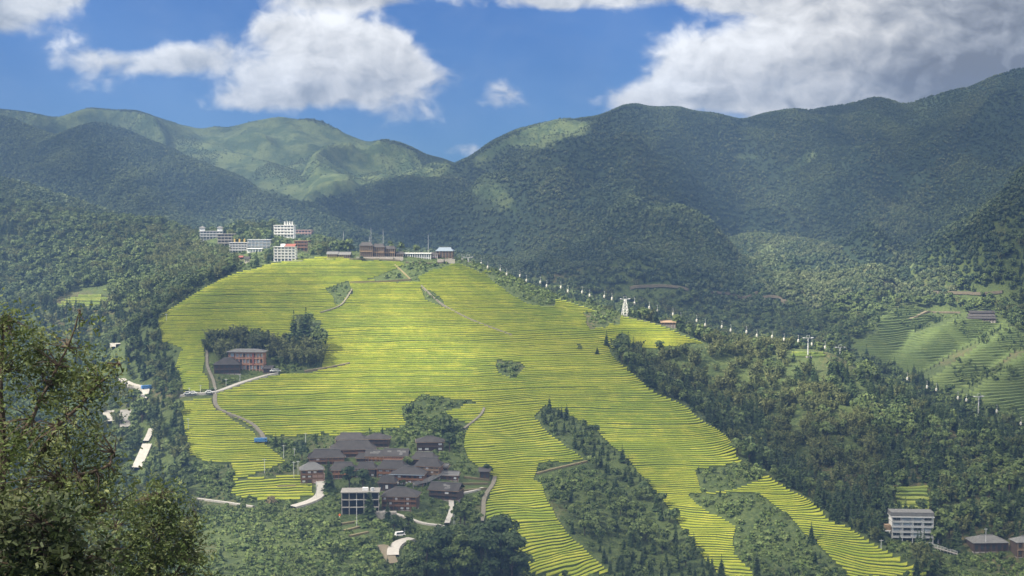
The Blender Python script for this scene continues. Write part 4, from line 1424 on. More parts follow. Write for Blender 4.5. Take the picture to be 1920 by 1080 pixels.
def build_forest():
    r = np.random.default_rng(3)
    con = [conifer_meshes(s, 10.0, 0.17 + 0.03 * (s % 3)) for s in (1, 2, 3)]
    bro = [broad_meshes(s, 8.5, 8.0) for s in (4, 5, 6, 7)]
    bam = [bamboo_meshes(s, 9.5) for s in (8, 9, 10)]
    shr = [shrub_mesh(s) for s in (11, 12, 13)]
    can = [canopy_mesh(s) for s in (14, 15, 16)] + [canopy_mesh(s, m_=M_FARSUN) for s in (17, 18)]
    x, y = scatter(110000, (-0.42, 0.42), (470, 1340), 21)
    c, z, u, v, hid = classify(x, y)
    # spacing by zone
    sp = np.choose(c, [9.0, 5.6, 3.9, 5.2, 4.8, 5.6, 2.1, 6.0, 4.0])
    cl8 = VN[3](x / 45, y / 45)
    c[(c == 8) & (cl8 < 0.58)] = 0
    live = c > 0
    x, y, z, u, v, hid, c, sp = [a[live] for a in (x, y, z, u, v, hid, c, sp)]
    k = thin(x, y, sp)
    x, y, z, u, v, hid, c = [a[k] for a in (x, y, z, u, v, hid, c)]
    # nothing may grow inside a building or stand before its front, nor on or before an open stretch of road
    bw_, bh_ = np.where(c == 6, 2.6, 6.0) * F / y, np.where(c == 6, 2.0, 9.0) * F / y
    bad = np.zeros(len(x), bool)
    tall = np.zeros(len(x), bool)
    sw, sh = 2.6 * F / y, 2.0 * F / y
    for (u0, u1, vt, vb, Yb, Db) in BOXES:
        s_ = F / Yb
        front = (y < Yb) & (v > vt) & (v < vb + 80)
        tall |= (u + bw_ * 0.5 > u0) & (u - bw_ * 0.5 < u1) & front & (v - bh_ < vb - 0.22 * (vb - vt))
        bad |= (u + sw * 0.5 > u0) & (u - sw * 0.5 < u1) & front & (v - sh < vb - 0.22 * (vb - vt))
        xm = (0.5 * (u0 + u1) - 960) / F * Yb
        bad |= (np.abs(x - xm) < 0.5 * (u1 - u0) / s_ + 1.0) & (y > Yb - 2) & (y < Yb + Db + 2)
    for (ur, vr, Yr) in ROADPX:
        bad |= (np.abs(u - ur) < sw * 0.30 + 3) & (y < Yr + 5) & (v - sh * 0.7 < vr) & (v > vr - 6)
        tall |= (np.abs(u - ur) < bw_ * 0.30 + 3) & (y < Yr + 5) & (v - bh_ * 0.7 < vr) & (v > vr - 6)
    c[tall & ~bad] = 6
    x, y, z, u, v, hid, c = [a[~bad] for a in (x, y, z, u, v, hid, c)]
    # patches of one kind: conifer share from slow noise
    pat = VN[6](x / 55, y / 55)
    q = r.random(len(x))
    kind = np.empty(len(x), int)      # 0 conifer 1 broadleaf 2 bamboo 3 shrub
    kind[c == 1] = np.where(q[c == 1] < np.clip(pat[c == 1] * 1.3 - 0.30, 0.05, 0.8), 0, np.where(q[c == 1] > 0.86, 2, 1))
    kind[c == 2] = np.where(q[c == 2] < 0.86, 2, 1)
    kind[c == 3] = np.where(q[c == 3] < np.clip(pat[c == 3] * 1.0 + 0.15, 0.1, 0.92), 0, np.where(q[c == 3] > 0.93, 2, 1))
    kind[c == 4] = np.where(q[c == 4] < np.clip(pat[c == 4] * 1.2 - 0.1, 0.1, 0.7), 0, np.where(q[c == 4] > 0.80, 3, 1))
    kind[c == 5] = np.where(q[c == 5] < 0.35, 0, 1)
    kind[c == 6] = np.where(q[c == 6] < 0.90, 3, np.where(q[c == 6] < 0.93, 0, 1))
    kind[c == 8] = np.where(q[c == 8] < 0.45, 3, np.where(q[c == 8] < 0.7, 0, 1))
    size = 0.55 + 0.75 * r.random(len(x)) ** 1.4
    size = np.where(c == 6, np.where(kind == 3, 1.25 * size, 0.42 * size), size)
    size = np.where((c == 6) & (y > 850), size * 0.72, size)
    grove = (u > 380) & (u < 610) & (v > 595) & (v < 700)
    size = np.where(grove & (kind < 3), size * 1.35, size)
    size = np.where(c == 4, size * 0.74, size)
    size = np.where((c == 3) & (kind == 0), size * 1.12, size)
    size = np.where(c == 5, size * 1.0, size)
    size = np.where((c == 6) & (kind == 3), size * np.where(in_any(Z_LOW, u, v), 0.6, 0.75 + 0.6 * VN[2](x / 15, y / 15)), size)
    size = np.where(c == 8, size * 0.5, size)
    # keep crowns off the edges of the terraces in front
    rot = r.random(len(x)) * 6.283
    show = (hid < 4) & (u > -20) & (u < 1940) & (v < 1090) & (v > 250)
    big = np.where(kind == 3, 2.0, 9.0) * size / y
    zone_words = {1: 'the left-hand wooded slope', 2: 'the bamboo grove', 3: 'the right-hand wooded spur', 4: 'the gully between the terraces', 5: 'the wood at the bottom edge', 6: 'the scrubby strips', 8: 'the far terraces'}
    names = ['conifer', 'broadleaf_tree', 'bamboo_clump', 'shrub']
    looks = ['dark narrow conifer', 'rounded leafy green tree', 'feathery olive bamboo clump', 'low leafy green shrub']
    cats = ['conifer', 'tree', 'bamboo', 'shrub']
    protos = {}
    typ = [float(np.median(size[kind == kd])) for kd in range(4)]
    for kd in range(4):
        idx = np.where((kind == kd) & show)[0]
        idx = idx[np.argsort(-big[idx])]
        pick = idx[:285]
        rest_mask = (kind == kd)
        rest_mask[pick] = False
        lib = [con, bro, bam, shr][kd]
        for n_, i in enumerate(pick):
            var = lib[n_ % len(lib)]
            loc = (x[i], y[i], z[i] - 0.2)
            me = var if kd == 3 else var[0]
            o = link(names[kd], me, None, loc)
            o.rotation_euler = (0, 0, rot[i]); o.scale = (size[i],) * 3
            w = where_words(int(c[i]), u[i], v[i], zone_words)
            lk = ('tall ' if size[i] > 1.08 * typ[kd] else 'small ' if size[i] < 0.88 * typ[kd] else 'middling ') + looks[kd]
            tag(o, lk + ' ' + w, cats[kd], lk + 's ' + w)
            if kd != 3:
                link('trunk', var[1], o)
            protos.setdefault((kd, n_ % len(lib)), o)
        ri = np.where(rest_mask)[0]
        for vv in range(len(lib)):
            s_ = ri[vv::len(lib)]
            if len(s_) and (kd, vv) in protos:
                stuff_points(['conifer_forest', 'broadleaf_forest', 'bamboo_thicket', 'undergrowth'][kd], protos[(kd, vv)],
                             np.column_stack([x[s_], y[s_], z[s_] - 0.2]), size[s_], rot[s_], ['mass of dark conifers covering the slopes', 'mass of leafy trees covering the slopes', 'mass of feathery bamboo on the slopes', 'low scrub growing on the slopes'][kd])
    print('near trees', len(x), [int((kind == q_).sum()) for q_ in range(4)])
    # mountain woods: crowns packed on the far slopes, sparser on the grassy tops
    x, y = scatter(300000, (-0.41, 0.41), (1230, 2520), 33)
    c, z, u, v, hid = classify(x, y)
    lit_grass = lit_grass_share(u, v, y)
    clump = VN[3](x / 140, y / 140) * 0.5 + VN[5](x / 60, y / 60) * 0.35 + VN[7](x / 24, y / 24) * 0.15
    keep = ((c == 7) | (c == 1)) & (y > 1330) & (hid < 12) & (r.random(len(x)) < np.clip((clump - 0.50 * lit_grass + 0.05) * 9, 0.02, 1)) & (v > 100)
    ridge_top = hid < 12
    x, y, z, hid, lit_grass = x[keep], y[keep], z[keep], hid[keep], lit_grass[keep]
    k = thin(x, y, np.full(len(x), 2.7))
    x, y, z, lit_grass = x[k], y[k], z[k], lit_grass[k]
    size = 0.72 * (1 - 0.5 * np.clip(lit_grass, 0, 1)) * (0.45 + 0.55 * r.random(len(x))) * np.clip(1.15 - (y - 1400) / 2200, 0.55, 1.1)
    rot = r.random(len(x)) * 6.283
    u2, v2 = project(x, y, z)
    sunlit_zone = inside([(1330, 435), (1440, 432), (1560, 462), (1680, 466), (1770, 500), (1870, 560), (1930, 620), (1900, 640), (1780, 600), (1650, 620), (1560, 600), (1450, 560), (1390, 500)], u2, v2)
    pale = (r.random(len(x)) < np.where(sunlit_zone, np.clip((VN[4](x / 30, y / 30) - 0.15) * 2.2, 0.10, 0.95), np.where(y < 1500, 0.10, 0.02)))  # sunlit patch takes mostly the paler leaf copy, its light put in colour
    # paler crowns along the spur crests put relief light into the leaf colour
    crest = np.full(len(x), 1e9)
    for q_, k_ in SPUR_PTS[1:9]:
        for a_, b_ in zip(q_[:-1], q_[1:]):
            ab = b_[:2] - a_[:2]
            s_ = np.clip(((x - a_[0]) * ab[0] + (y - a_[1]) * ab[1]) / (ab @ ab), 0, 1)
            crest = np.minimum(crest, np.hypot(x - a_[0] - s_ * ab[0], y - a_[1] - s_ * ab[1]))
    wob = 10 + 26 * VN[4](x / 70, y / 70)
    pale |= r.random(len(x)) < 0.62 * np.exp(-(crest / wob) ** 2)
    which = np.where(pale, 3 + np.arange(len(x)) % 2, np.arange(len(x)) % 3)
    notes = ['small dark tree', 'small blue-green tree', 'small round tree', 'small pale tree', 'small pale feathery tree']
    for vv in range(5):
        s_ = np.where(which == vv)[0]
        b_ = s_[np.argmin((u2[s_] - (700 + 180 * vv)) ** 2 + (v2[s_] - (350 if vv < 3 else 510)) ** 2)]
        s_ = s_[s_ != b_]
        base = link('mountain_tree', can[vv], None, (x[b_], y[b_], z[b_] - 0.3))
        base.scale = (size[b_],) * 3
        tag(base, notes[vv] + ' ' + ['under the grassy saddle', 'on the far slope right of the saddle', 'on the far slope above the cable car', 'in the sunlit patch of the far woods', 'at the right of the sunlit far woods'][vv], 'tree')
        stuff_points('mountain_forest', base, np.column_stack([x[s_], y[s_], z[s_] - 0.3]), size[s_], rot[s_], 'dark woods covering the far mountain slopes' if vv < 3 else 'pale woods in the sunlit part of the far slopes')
    print('mountain trees', len(x))




# ------------------------------------------------------------------ buildings
M_TILE = plain('grey_tile', (0.056, 0.052, 0.049), var=0.6, scale=0.45)
M_TILE_L = plain('pale_grey_tile', (0.15, 0.15, 0.145), var=0.35, scale=0.9)
M_BLUEROOF = plain('blue_grey_sheet', (0.20, 0.25, 0.30), var=0.15, rough=0.5)
M_TIMBER = plain('dark_timber', (0.078, 0.056, 0.042), var=0.45, scale=1.2)
M_BROWN = plain('brown_timber', (0.19, 0.105, 0.06), var=0.4, scale=1.2)
M_ORANGE = plain('orange_timber', (0.30, 0.15, 0.07), var=0.3, scale=1.2)
M_TAN = plain('tan_timber', (0.27, 0.19, 0.12), var=0.35, scale=1.2)
M_CONC = plain('raw_concrete', (0.30, 0.285, 0.26), var=0.4, scale=0.7)
M_GREYW = plain('grey_wall', (0.42, 0.43, 0.43), var=0.2, scale=0.5)
M_WHITE = plain('white_paint', (0.75, 0.75, 0.73), var=0.1, scale=0.4)
M_PINK = plain('pinkish_wall', (0.46, 0.31, 0.25), var=0.25, scale=0.6)
M_RED = plain('red_paint', (0.23, 0.085, 0.065), var=0.2)
M_BRICK = plain('brick_orange', (0.36, 0.19, 0.12), var=0.25)
M_BLUE = plain('blue_paint', (0.08, 0.22, 0.50), var=0.1, rough=0.4)
M_GOLD = plain('golden_paint', (0.60, 0.42, 0.12), var=0.1, rough=0.4)
M_STONE = plain('rubble_stone', (0.30, 0.28, 0.25), var=0.5, scale=1.1)
M_STEEL = plain('galvanised_steel', (0.55, 0.56, 0.57), var=0.1, rough=0.45, spec=0.5)
M_TYRE = plain('tyre_rubber', (0.02, 0.02, 0.02), var=0.1)
M_DARK = plain('dark_opening', (0.018, 0.019, 0.021), var=0.3)
M_CREAM = plain('cream_paint', (0.56, 0.53, 0.43), var=0.1, rough=0.5)


def glass_mat():
    def fn(t, b):
        b.inputs['Base Color'].default_value = (0.05, 0.065, 0.075, 1)
        b.inputs['Roughness'].default_value = 0.12
        b.inputs['Specular IOR Level'].default_value = 0.8
    return mat('window_glass', fn)


def pale_glass_mat():
    def fn(t, b):
        b.inputs['Base Color'].default_value = (0.42, 0.50, 0.55, 1)
        b.inputs['Roughness'].default_value = 0.15
        b.inputs['Specular IOR Level'].default_value = 0.8
    return mat('curtained_glass', fn)


M_GLASS, M_PALEGLASS = glass_mat(), pale_glass_mat()


def window_mesh(w, h, frame, pane):
    mb = MB()
    f = min(0.12, w * 0.12)
    mb.box(-w / 2, w / 2, -0.05, 0.04, -h / 2, -h / 2 + f, frame)
    mb.box(-w / 2, w / 2, -0.05, 0.04, h / 2 - f, h / 2, frame)
    for x in (-w / 2, w / 2 - f):
        mb.box(x, x + f, -0.05, 0.04, -h / 2 + f, h / 2 - f, frame)
    mb.box(-f / 3, f / 3, -0.045, 0.04, -h / 2 + f, h / 2 - f, frame)
    mb.box(-w / 2 + f, w / 2 - f, -0.02, 0.02, -h / 2 + f, h / 2 - f, pane)
    return mb.mesh('window')


def roof_mesh(w, d, rise, mat_, hip=0.22, th=0.22, drop=0.0, kind='hipgable'):
    """roof over a w x d plan, front edge at y=0, ridge along x; underside at z=0"""
    mb = MB()
    x0, x1 = -w / 2, w / 2
    ym = d / 2
    if kind == 'gable':
        a = [(x0, 0, 0), (x1, 0, 0), (x1, ym, rise), (x0, ym, rise)]
        c = [(x1, d, 0), (x0, d, 0), (x0, ym, rise), (x1, ym, rise)]
        for q in (a, c):
            up = [(p[0], p[1], p[2] + th) for p in q]
            mb.face(up, mat_)
            mb.face(q[::-1], mat_)
            for i in range(4):
                j = (i + 1) % 4
                mb.face([q[i], q[j], up[j], up[i]], mat_)
    else:
        g = w * hip if kind == 'hipgable' else min(w * 0.42, d * 0.5)
        k = 0.55 if kind == 'hipgable' else 1.0            # height where the small gable starts
        rx0, rx1 = x0 + g * (0.75 if kind == 'hipgable' else 1), x1 - g * (0.75 if kind == 'hipgable' else 1)
        lz = rise * k
        gx0, gx1 = x0 + g * k, x1 - g * k
        yf, yb = ym * k, d - ym * k
        up = th
        E = [(x0, 0, 0), (x1, 0, 0), (x1, d, 0), (x0, d, 0)]
        Eu = [(p[0], p[1], p[2] + up) for p in E]
        for i in range(4):
            j = (i + 1) % 4
            mb.face([E[i], E[j], Eu[j], Eu[i]], mat_)
        mb.face(E[::-1], mat_)
        R0, R1 = (rx0, ym, rise + up), (rx1, ym, rise + up)
        if kind == 'hipgable':
            A, B_, C_, D_ = (gx0, yf, lz + up), (gx1, yf, lz + up), (gx1, yb, lz + up), (gx0, yb, lz + up)
            mb.face([Eu[0], Eu[1], B_, A], mat_); mb.face([A, B_, R1, R0], mat_)
            mb.face([Eu[2], Eu[3], D_, C_], mat_); mb.face([C_, D_, R0, R1], mat_)
            mb.face([Eu[1], Eu[2], C_, B_], mat_); mb.face([Eu[3], Eu[0], A, D_], mat_)
            mb.face([B_, C_, R1], M_TIMBER); mb.face([D_, A, R0], M_TIMBER)
        else:
            mb.face([Eu[0], Eu[1], R1, R0], mat_); mb.face([Eu[2], Eu[3], R0, R1], mat_)
            mb.face([Eu[1], Eu[2], R1], mat_); mb.face([Eu[3], Eu[0], R0], mat_)
    return mb.mesh('roof')


def place(u0, u1, v_top, v_eave, v_base, back=0.0, Y=None):
    uc = (u0 + u1) / 2
    if Y == 'top':                      # standing back from the brow of the summit
        Yb = min(hit(uc, 489, 900.0).y + 5.0, 990.0)
        x_ = P(uc, v_base, Yb)[0]
        g = Vector((x_, Yb, float(gz(np.array([x_]), np.array([Yb]))[0])))
        v_base = float(project(g.x, g.y, g.z)[1])
    else:
        g = hit(uc, v_base, 445.0 if v_top > 600 else 900.0) if Y is None else Vector(P(uc, v_base, Y))
    s = g.y / F
    phi = math.atan((( v_eave - HORIZON)) / F)
    BOXES.append((u0, u1, v_top, v_base, g.y, 9.0))
    return g, s, (u1 - u0) * s, (v_base - v_eave) * s, (v_eave - v_top) * s, phi


def timber_house(u0, u1, vt, ve, vb, label, floors=2, bays=4, yaw=0.0, roof='hipgable', wall=None, rail=None, roofm=None, depth=None, group='timber houses of the lower village', name='timber_house',
                 win=True, posts=True, extra=None, base_mat=None, Y=None, light_win=False):
    g, s, W, He, Ra, phi = place(u0, u1, vt, ve, vb, Y=Y)
    wall = wall or M_TIMBER; rail = rail or M_BROWN; roofm = roofm or M_TILE
    oh = 0.65
    D = depth or min(max(0.62 * W, 6.5), 10.5)
    rise = max(D * 0.20, (Ra - (D / 2 + oh) * math.sin(phi)) / math.cos(phi))
    rise = min(rise, D * 0.45)
    t = thing(name, label, 'house' if name != 'barn' else 'barn', g, yaw, group)
    ww = W - 2 * oh
    mb = MB(); mb.box(-ww / 2, ww / 2, 0, D, -3.5, He, wall)
    mb.build('wall', t)
    f = MB(); f.box(-ww / 2 - 0.25, ww / 2 + 0.25, -0.3, D * 0.6, -4.0, 0.12, base_mat or M_STONE)
    f.build('foundation', t)
    r = link('roof', roof_mesh(ww + 2 * oh, D + 2 * oh, rise, roofm, kind=roof), t, (0, -oh, He))
    rl = ww + 2 * oh
    inset = {'gable': 0.0, 'hipgable': 0.165 * rl, 'hip': min(rl * 0.42, (D + 2 * oh) * 0.5)}[roof]
    rb = MB(); rb.box(-rl / 2 + inset, rl / 2 - inset, D / 2 - 0.16, D / 2 + 0.16, He + rise + 0.24, He + rise + 0.5, M_TILE_L)
    rb.build('ridge', t)
    fh = He / floors
    bw = ww / bays
    wm = window_mesh(bw * 0.55, fh * 0.48, rail, M_PALEGLASS if light_win else M_GLASS)
    for k in range(floors):
        if k > 0:
            b = MB(); b.box(-ww / 2 - 0.05, ww / 2 + 0.05, -0.75, 0.0, k * fh - 0.14, k * fh + 0.06, rail)
            b.build('balcony_floor', t)
            b = MB()
            b.box(-ww / 2, ww / 2, -0.75, -0.68, k * fh + 0.85, k * fh + 0.95, rail)
            n = max(4, int(ww / 0.55))
            for i in range(n + 1):
                x = -ww / 2 + ww * i / n
                b.box(x - 0.05, x + 0.05, -0.74, -0.69, k * fh + 0.06, k * fh + 0.85, rail)
            b.box(-ww / 2, ww / 2, -0.73, -0.70, k * fh + 0.15, k * fh + 0.55, rail)
            b.build('railing', t)
        if win:
            for i in range(bays):
                link('window', wm, t, (-ww / 2 + bw * (i + 0.5), -0.03, k * fh + fh * 0.52))
    if posts:
        pm = MB(); pm.box(-0.11, 0.11, -0.11, 0.11, -2.0, He, rail)
        pme = pm.mesh('post')
        for i in range(bays + 1):
            link('post', pme, t, (-ww / 2 + 0.12 + (ww - 0.24) * i / bays, -0.62, 0))
    rr = random.Random(int(u0 * 7 + vb))
    if group and 'lower village' in group:
        vm = MB()
        for sx in (-1, 1):
            vm.box(sx * (rl / 2) - 0.1, sx * (rl / 2) + 0.1, -oh - 0.06, D + oh + 0.06, He - 0.06, He + 0.16, M_TAN)
        vm.box(-rl / 2, rl / 2, -oh - 0.12, -oh + 0.02, He - 0.10, He + 0.08, M_TAN)
        vm.build('eave_board', t)
        cm = MB(); cm.box(-bw * 0.26, bw * 0.26, -0.05, 0.02, -fh * 0.22, fh * 0.22, M_WHITE); cme = cm.mesh('curtain')
        for k in range(floors):
            for i in range(bays):
                if rr.random() < 0.22:
                    link('curtain', cme, t, (-ww / 2 + bw * (i + 0.5), -0.12, k * fh + fh * 0.52))
        for q in range(5 if roof == 'gable' else 0):
            pm2 = MB()
            x = (rr.random() - 0.5) * rl * 0.6; w_ = 0.5 + rr.random() * 0.9; f0 = 0.15 + 0.5 * rr.random()
            y0 = -oh + f0 * (D / 2 + oh); z0 = He + 0.24 + rise * f0 * 1.0
            y1 = y0 + 1.1; z1 = z0 + rise * 1.1 / (D / 2 + oh)
            pm2.face([(x - w_, y0, z0 + 0.03), (x + w_, y0, z0 + 0.03), (x + w_, y1, z1 + 0.03), (x - w_, y1, z1 + 0.03)], M_TILE_L)
            pm2.build('roof_patch', t)
    if extra:
        extra(t, ww, D, He, fh, bw)
    return t


def hotel(u0, u1, vt, vb, label, floors=4, bays=5, yaw=0.0, wall=None, slab=None, pane=None, depth=8.0, roof='flat', group='hotels of the upper village', frame_only=False, cat='hotel', name='hotel',
          extra=None, stilts=0, Y=None, balcony=True, colm=None, dark_frac=0.0):
    g, s, W, H, _, phi = place(u0, u1, vt, vt, vb, Y=Y)
    wall = wall or M_WHITE; slab = slab or wall; pane = pane or M_GLASS
    t = thing(name, label, cat, g, yaw, group)
    fh = H / floors
    z0 = 0.0
    core = MB(); core.box(-W / 2 + 0.3, W / 2 - 0.3, 1.2, depth, stilts * fh - (4.0 if not stilts else 0), H - 0.1, M_DARK if frame_only else wall)
    core.build('wall', t)
    bw = W / bays
    sl = MB(); sl.box(-W / 2, W / 2, 0.0, depth + 0.15, -0.16, 0.16, slab); slm = sl.mesh('floor_slab')
    rs = MB(); rs.box(-W / 2 - 0.35, W / 2 + 0.35, -0.35, depth + 0.3, -0.22, 0.18, slab)
    cm = MB(); cm.box(-0.17, 0.17, 0.05, 0.39, -4.0 if True else 0, H - 0.25, colm or slab); cme = cm.mesh('column')
    for i in range(bays + 1):
        link('column', cme, t, (-W / 2 + 0.2 + (W - 0.4) * i / bays, 0, 0))
    for k in range(1 if stilts == 0 else 0, floors):
        link('floor_slab', slm, t, (0, 0, k * fh))
    rs.build('roof', t, (0, 0, H))
    wm = window_mesh(bw * 0.72, fh * 0.66, slab, pane)
    wd = window_mesh(bw * 0.72, fh * 0.66, slab, M_GLASS)
    rm = MB()
    rm.box(-W / 2 + 0.05, W / 2 - 0.05, 0.02, 0.10, 0.95, 1.05, slab)
    rm.box(-W / 2 + 0.05, W / 2 - 0.05, 0.03, 0.09, 0.18, 0.62, slab)
    rme = rm.mesh('railing')
    for k in range(stilts, floors):
        if not frame_only:
            for i in range(bays):
                link('window', wd if (i * 7 + k * 3) % 10 < dark_frac * 10 else wm, t, (-W / 2 + bw * (i + 0.5), 1.17, k * fh + fh * 0.5))
        if balcony and (k > 0):
            link('railing', rme, t, (0, 0, k * fh))
    if roof == 'tile':
        link('tiled_roof', roof_mesh(W + 1.6, depth + 1.6, 2.0, M_TILE_L, kind='hip'), t, (0, -0.8, H + 0.19))
    if extra:
        extra(t, W, depth, H, fh, bw)
    return t


def roof_letters(n, x0, x1, h, m_):
    def fn(t, W, D, H, fh, bw):
        for i in range(n):
            x = x0 + (x1 - x0) * i / max(1, n - 1)
            b = MB()
            z = H + 0.6
            b.box(-0.75, 0.75, -0.12, 0.12, 1.30 * h, 1.62 * h, m_); b.box(-0.7, 0.7, -0.12, 0.12, 0.55 * h, 0.85 * h, m_)
            b.box(-0.18, 0.18, -0.115, 0.115, 0.0, 1.8 * h, m_); b.box(-0.8, 0.8, -0.115, 0.115, -0.2, 0.08 * h, m_)
            b.tube((0.4, 0.1, 0.0), (0.4, 0.6, -0.8), 0.08, 0.08, M_STEEL, 4)
            b.build('sign_letter', t, (x * W, 0.8, z))
    return fn


def build_lower_village():
    def blue_eave(t, ww, D, He, fh, bw):
        b = MB(); b.box(-ww / 2 - 0.9, ww / 2 + 0.9, -1.75, -0.95, He - 0.05, He + 0.12, M_BLUEROOF); b.build('sheet_eave', t)
        lm = MB(); lm.box(-0.7, 0.7, -0.03, 0.03, -0.75, 0.5, M_WHITE); me = lm.mesh('bed_sheet')
        for i in range(4):
            link('bed_sheet', me, t, (-ww / 2 + 1.2 + 2.1 * i, -0.95, 0.9))

    def pink_base(t, ww, D, He, fh, bw):
        b = MB(); b.box(-0.2, ww / 2 + 0.6, -0.5, 2.0, -4.0, He * 0.72, M_PINK); b.build('plaster_wing', t)

    def drying(t, ww, D, He, fh, bw):
        lm = MB(); lm.box(-0.55, 0.55, -0.03, 0.03, -0.6, 0.5, M_WHITE); me = lm.mesh('curtain')
        for i, k in ((0, 2), (2, 2), (4, 2), (1, 1), (4, 1)):
            link('curtain', me, t, (-ww / 2 + bw * (i + 0.5), -0.1, k * fh + fh * 0.55))

    H = timber_house
    H(628, 686, 812.5, 825, 838, 'dark timber house with a hip-gable roof, topmost at the back left of the village', 2, 5, 0.05, wall=M_TIMBER, rail=M_TIMBER)
    H(681, 731, 815.5, 826, 841, 'dark barn-like timber house joined to the right of the topmost roof', 2, 5, -0.05, roof='hip', rail=M_TIMBER)
    H(779, 834, 821, 832, 849, 'dark weathered house alone among shrubs right of the topmost roofs', 2, 4, 0.08, roof='hip', rail=M_TIMBER, win=False)
    H(618, 706, 829, 846, 860, 'long dark house with a wide two-part grey roof just below the topmost pair', 2, 7, 0.12, rail=M_BROWN)
    H(717, 766, 842, 856, 867, 'red-balconied house with plain gable roof beside the rounded green tree', 2, 6, -0.06, roof='gable', rail=M_BRICK)
    H(683, 726, 847, 859, 868, 'low house with pale window strip and orange railing left of the red-balconied one', 2, 5, -0.06, roof='gable', rail=M_ORANGE, light_win=True)
    H(577, 648, 843, 859, 872, 'long dark house with small upper gable at the left side of the village', 2, 6, 0.12)
    H(768, 818, 850, 863, 876, 'dark roofed house half hidden behind the three-tier balcony house', 2, 5, -0.1, rail=M_TIMBER)
    H(666, 692, 853, 862, 869, 'tiny dark pavilion house with pale steps between two larger houses', 1, 3, 0.0, rail=M_TIMBER)
    H(775, 827, 860, 876, 898, 'tan three-tier balcony house with a grey hip-gable roof on the right of the village', 3, 5, -0.18, rail=M_TAN, wall=M_BROWN)
    H(704, 762, 864, 880, 896, 'grey roofed house with two white windows under its left gable end', 2, 4, -0.12, rail=M_ORANGE, light_win=True)
    H(617, 668, 868, 883, 898, 'long house with two orange balcony rows behind the big broadleaf trees', 2, 6, 0.05, rail=M_ORANGE)
    H(562, 609, 868, 883, 908, 'hip-roofed house with pinkish plaster wing above the road bend', 3, 4, 0.2, roof='hip', roofm=M_TILE_L, rail=M_BROWN, extra=pink_base)
    H(664, 706, 868, 880, 895, 'dark roof rising behind the dense village trees', 2, 4, -0.1, rail=M_TIMBER)
    H(826, 861, 884, 892, 901, 'low grey-roofed shed beside the ramp right of the tan balcony house', 1, 3, -0.1, roof='gable', roofm=M_TILE_L, name='shed')
    H(825, 841, 871, 877, 886, 'small dark outbuilding behind the tan balcony house', 1, 2, -0.1, roof='gable', name='shed', rail=M_TIMBER)
    H(730, 797, 877, 892, 911, 'orange-framed lodge with a pale blue eave and white sheets hung below', 2, 6, -0.14, roof='hip', rail=M_ORANGE, wall=M_BROWN, extra=blue_eave)
    H(707, 743, 893, 906, 922, 'dark pavilion with stepped roofs left of the sheet-hung lodge', 1, 3, -0.1, rail=M_TIMBER)
    H(800, 862, 905, 920, 938, 'dark brown barn with a plain gable roof at the lower right of the village', 2, 4, -0.28, roof='gable', name='barn', rail=M_TIMBER, posts=False)
    H(713, 784, 913, 931, 957, 'big brown three-storey guesthouse with balconies at the front of the village', 3, 6, -0.08, roof='hip', rail=M_BROWN, extra=drying)
    H(897, 920, 878, 886, 901, 'little dark hut at the terrace edge beside a bushy tree', 1, 2, 0.0, roof='gable', name='hut', wall=M_TIMBER, rail=M_TIMBER, group=None)

    def tank(t, W, D, H_, fh, bw):
        b = MB(); b.tube((W * 0.32, 3, H_ + 0.18), (W * 0.32, 3, H_ + 1.6), 0.8, 0.8, M_STEEL, 8); b.build('water_tank', t)
        b = MB(); b.box(W * 0.05, W * 0.2, 3, 5, H_ + 0.18, H_ + 1.5, M_WHITE); b.build('roof_hut', t)
    hotel(640, 711, 923, 966, 'unfinished bare concrete frame building standing before the village', 3, 5, 0.05, wall=M_CONC, slab=M_CONC, frame_only=True, depth=10, balcony=False, cat='building', name='concrete_building', group=None, extra=tank)

    def red_strip(t, W, D, H_, fh, bw):
        b = MB(); b.box(W * 0.10, W * 0.17, -0.06, 1.0, fh * 0.9, H_ + 0.1, M_RED); b.build('red_pilaster', t)
        b = MB(); b.box(-W / 2 - 4.5, -W / 2 - 0.05, 2.0, D - 1, -4, H_ - 0.3, M_BRICK); b.build('brick_wing', t)
        wm = window_mesh(1.8, 1.9, M_WHITE, M_PALEGLASS)
        for k in (2, 3):
            link('window', wm, t, (-W / 2 - 2.2, 1.96, (k - 0.45) * fh))
        link('tiled_roof', roof_mesh(W + 6.5, D + 1.5, 1.5, M_TILE_L, kind='hip'), t, (-2.2, -0.8, H_ + 0.2))
        b = MB(); b.box(-W / 2, W / 2 + 1.5, -5, 0.0, -3.2, -2.6, M_CREAM); b.build('terrace_deck', t)
        b = MB(); b.box(-W / 2 + 1, W / 2, -4.4, -0.6, -7.0, -3.2, M_GREYW); b.build('base_wall', t)
    hotel(441, 494, 663, 697, 'brick-red hillside hotel with gridded balconies in front of the bamboo grove', 3, 8, -0.05, wall=M_BRICK, slab=M_BRICK, colm=M_PINK, pane=M_PALEGLASS, depth=9, group=None, extra=red_strip, dark_frac=0.3)
    H(400, 452, 674, 687, 704, 'open timber pavilion with dark tiled roof left of the brick-red hotel', 2, 5, 0.12, roof='hip', rail=M_TIMBER, wall=M_TIMBER, group=None, name='pavilion')
    H(492, 512, 687, 692, 700, 'low dark shed at the right end of the brick-red hotel', 1, 3, 0, roof='gable', rail=M_TIMBER, group=None, name='shed')

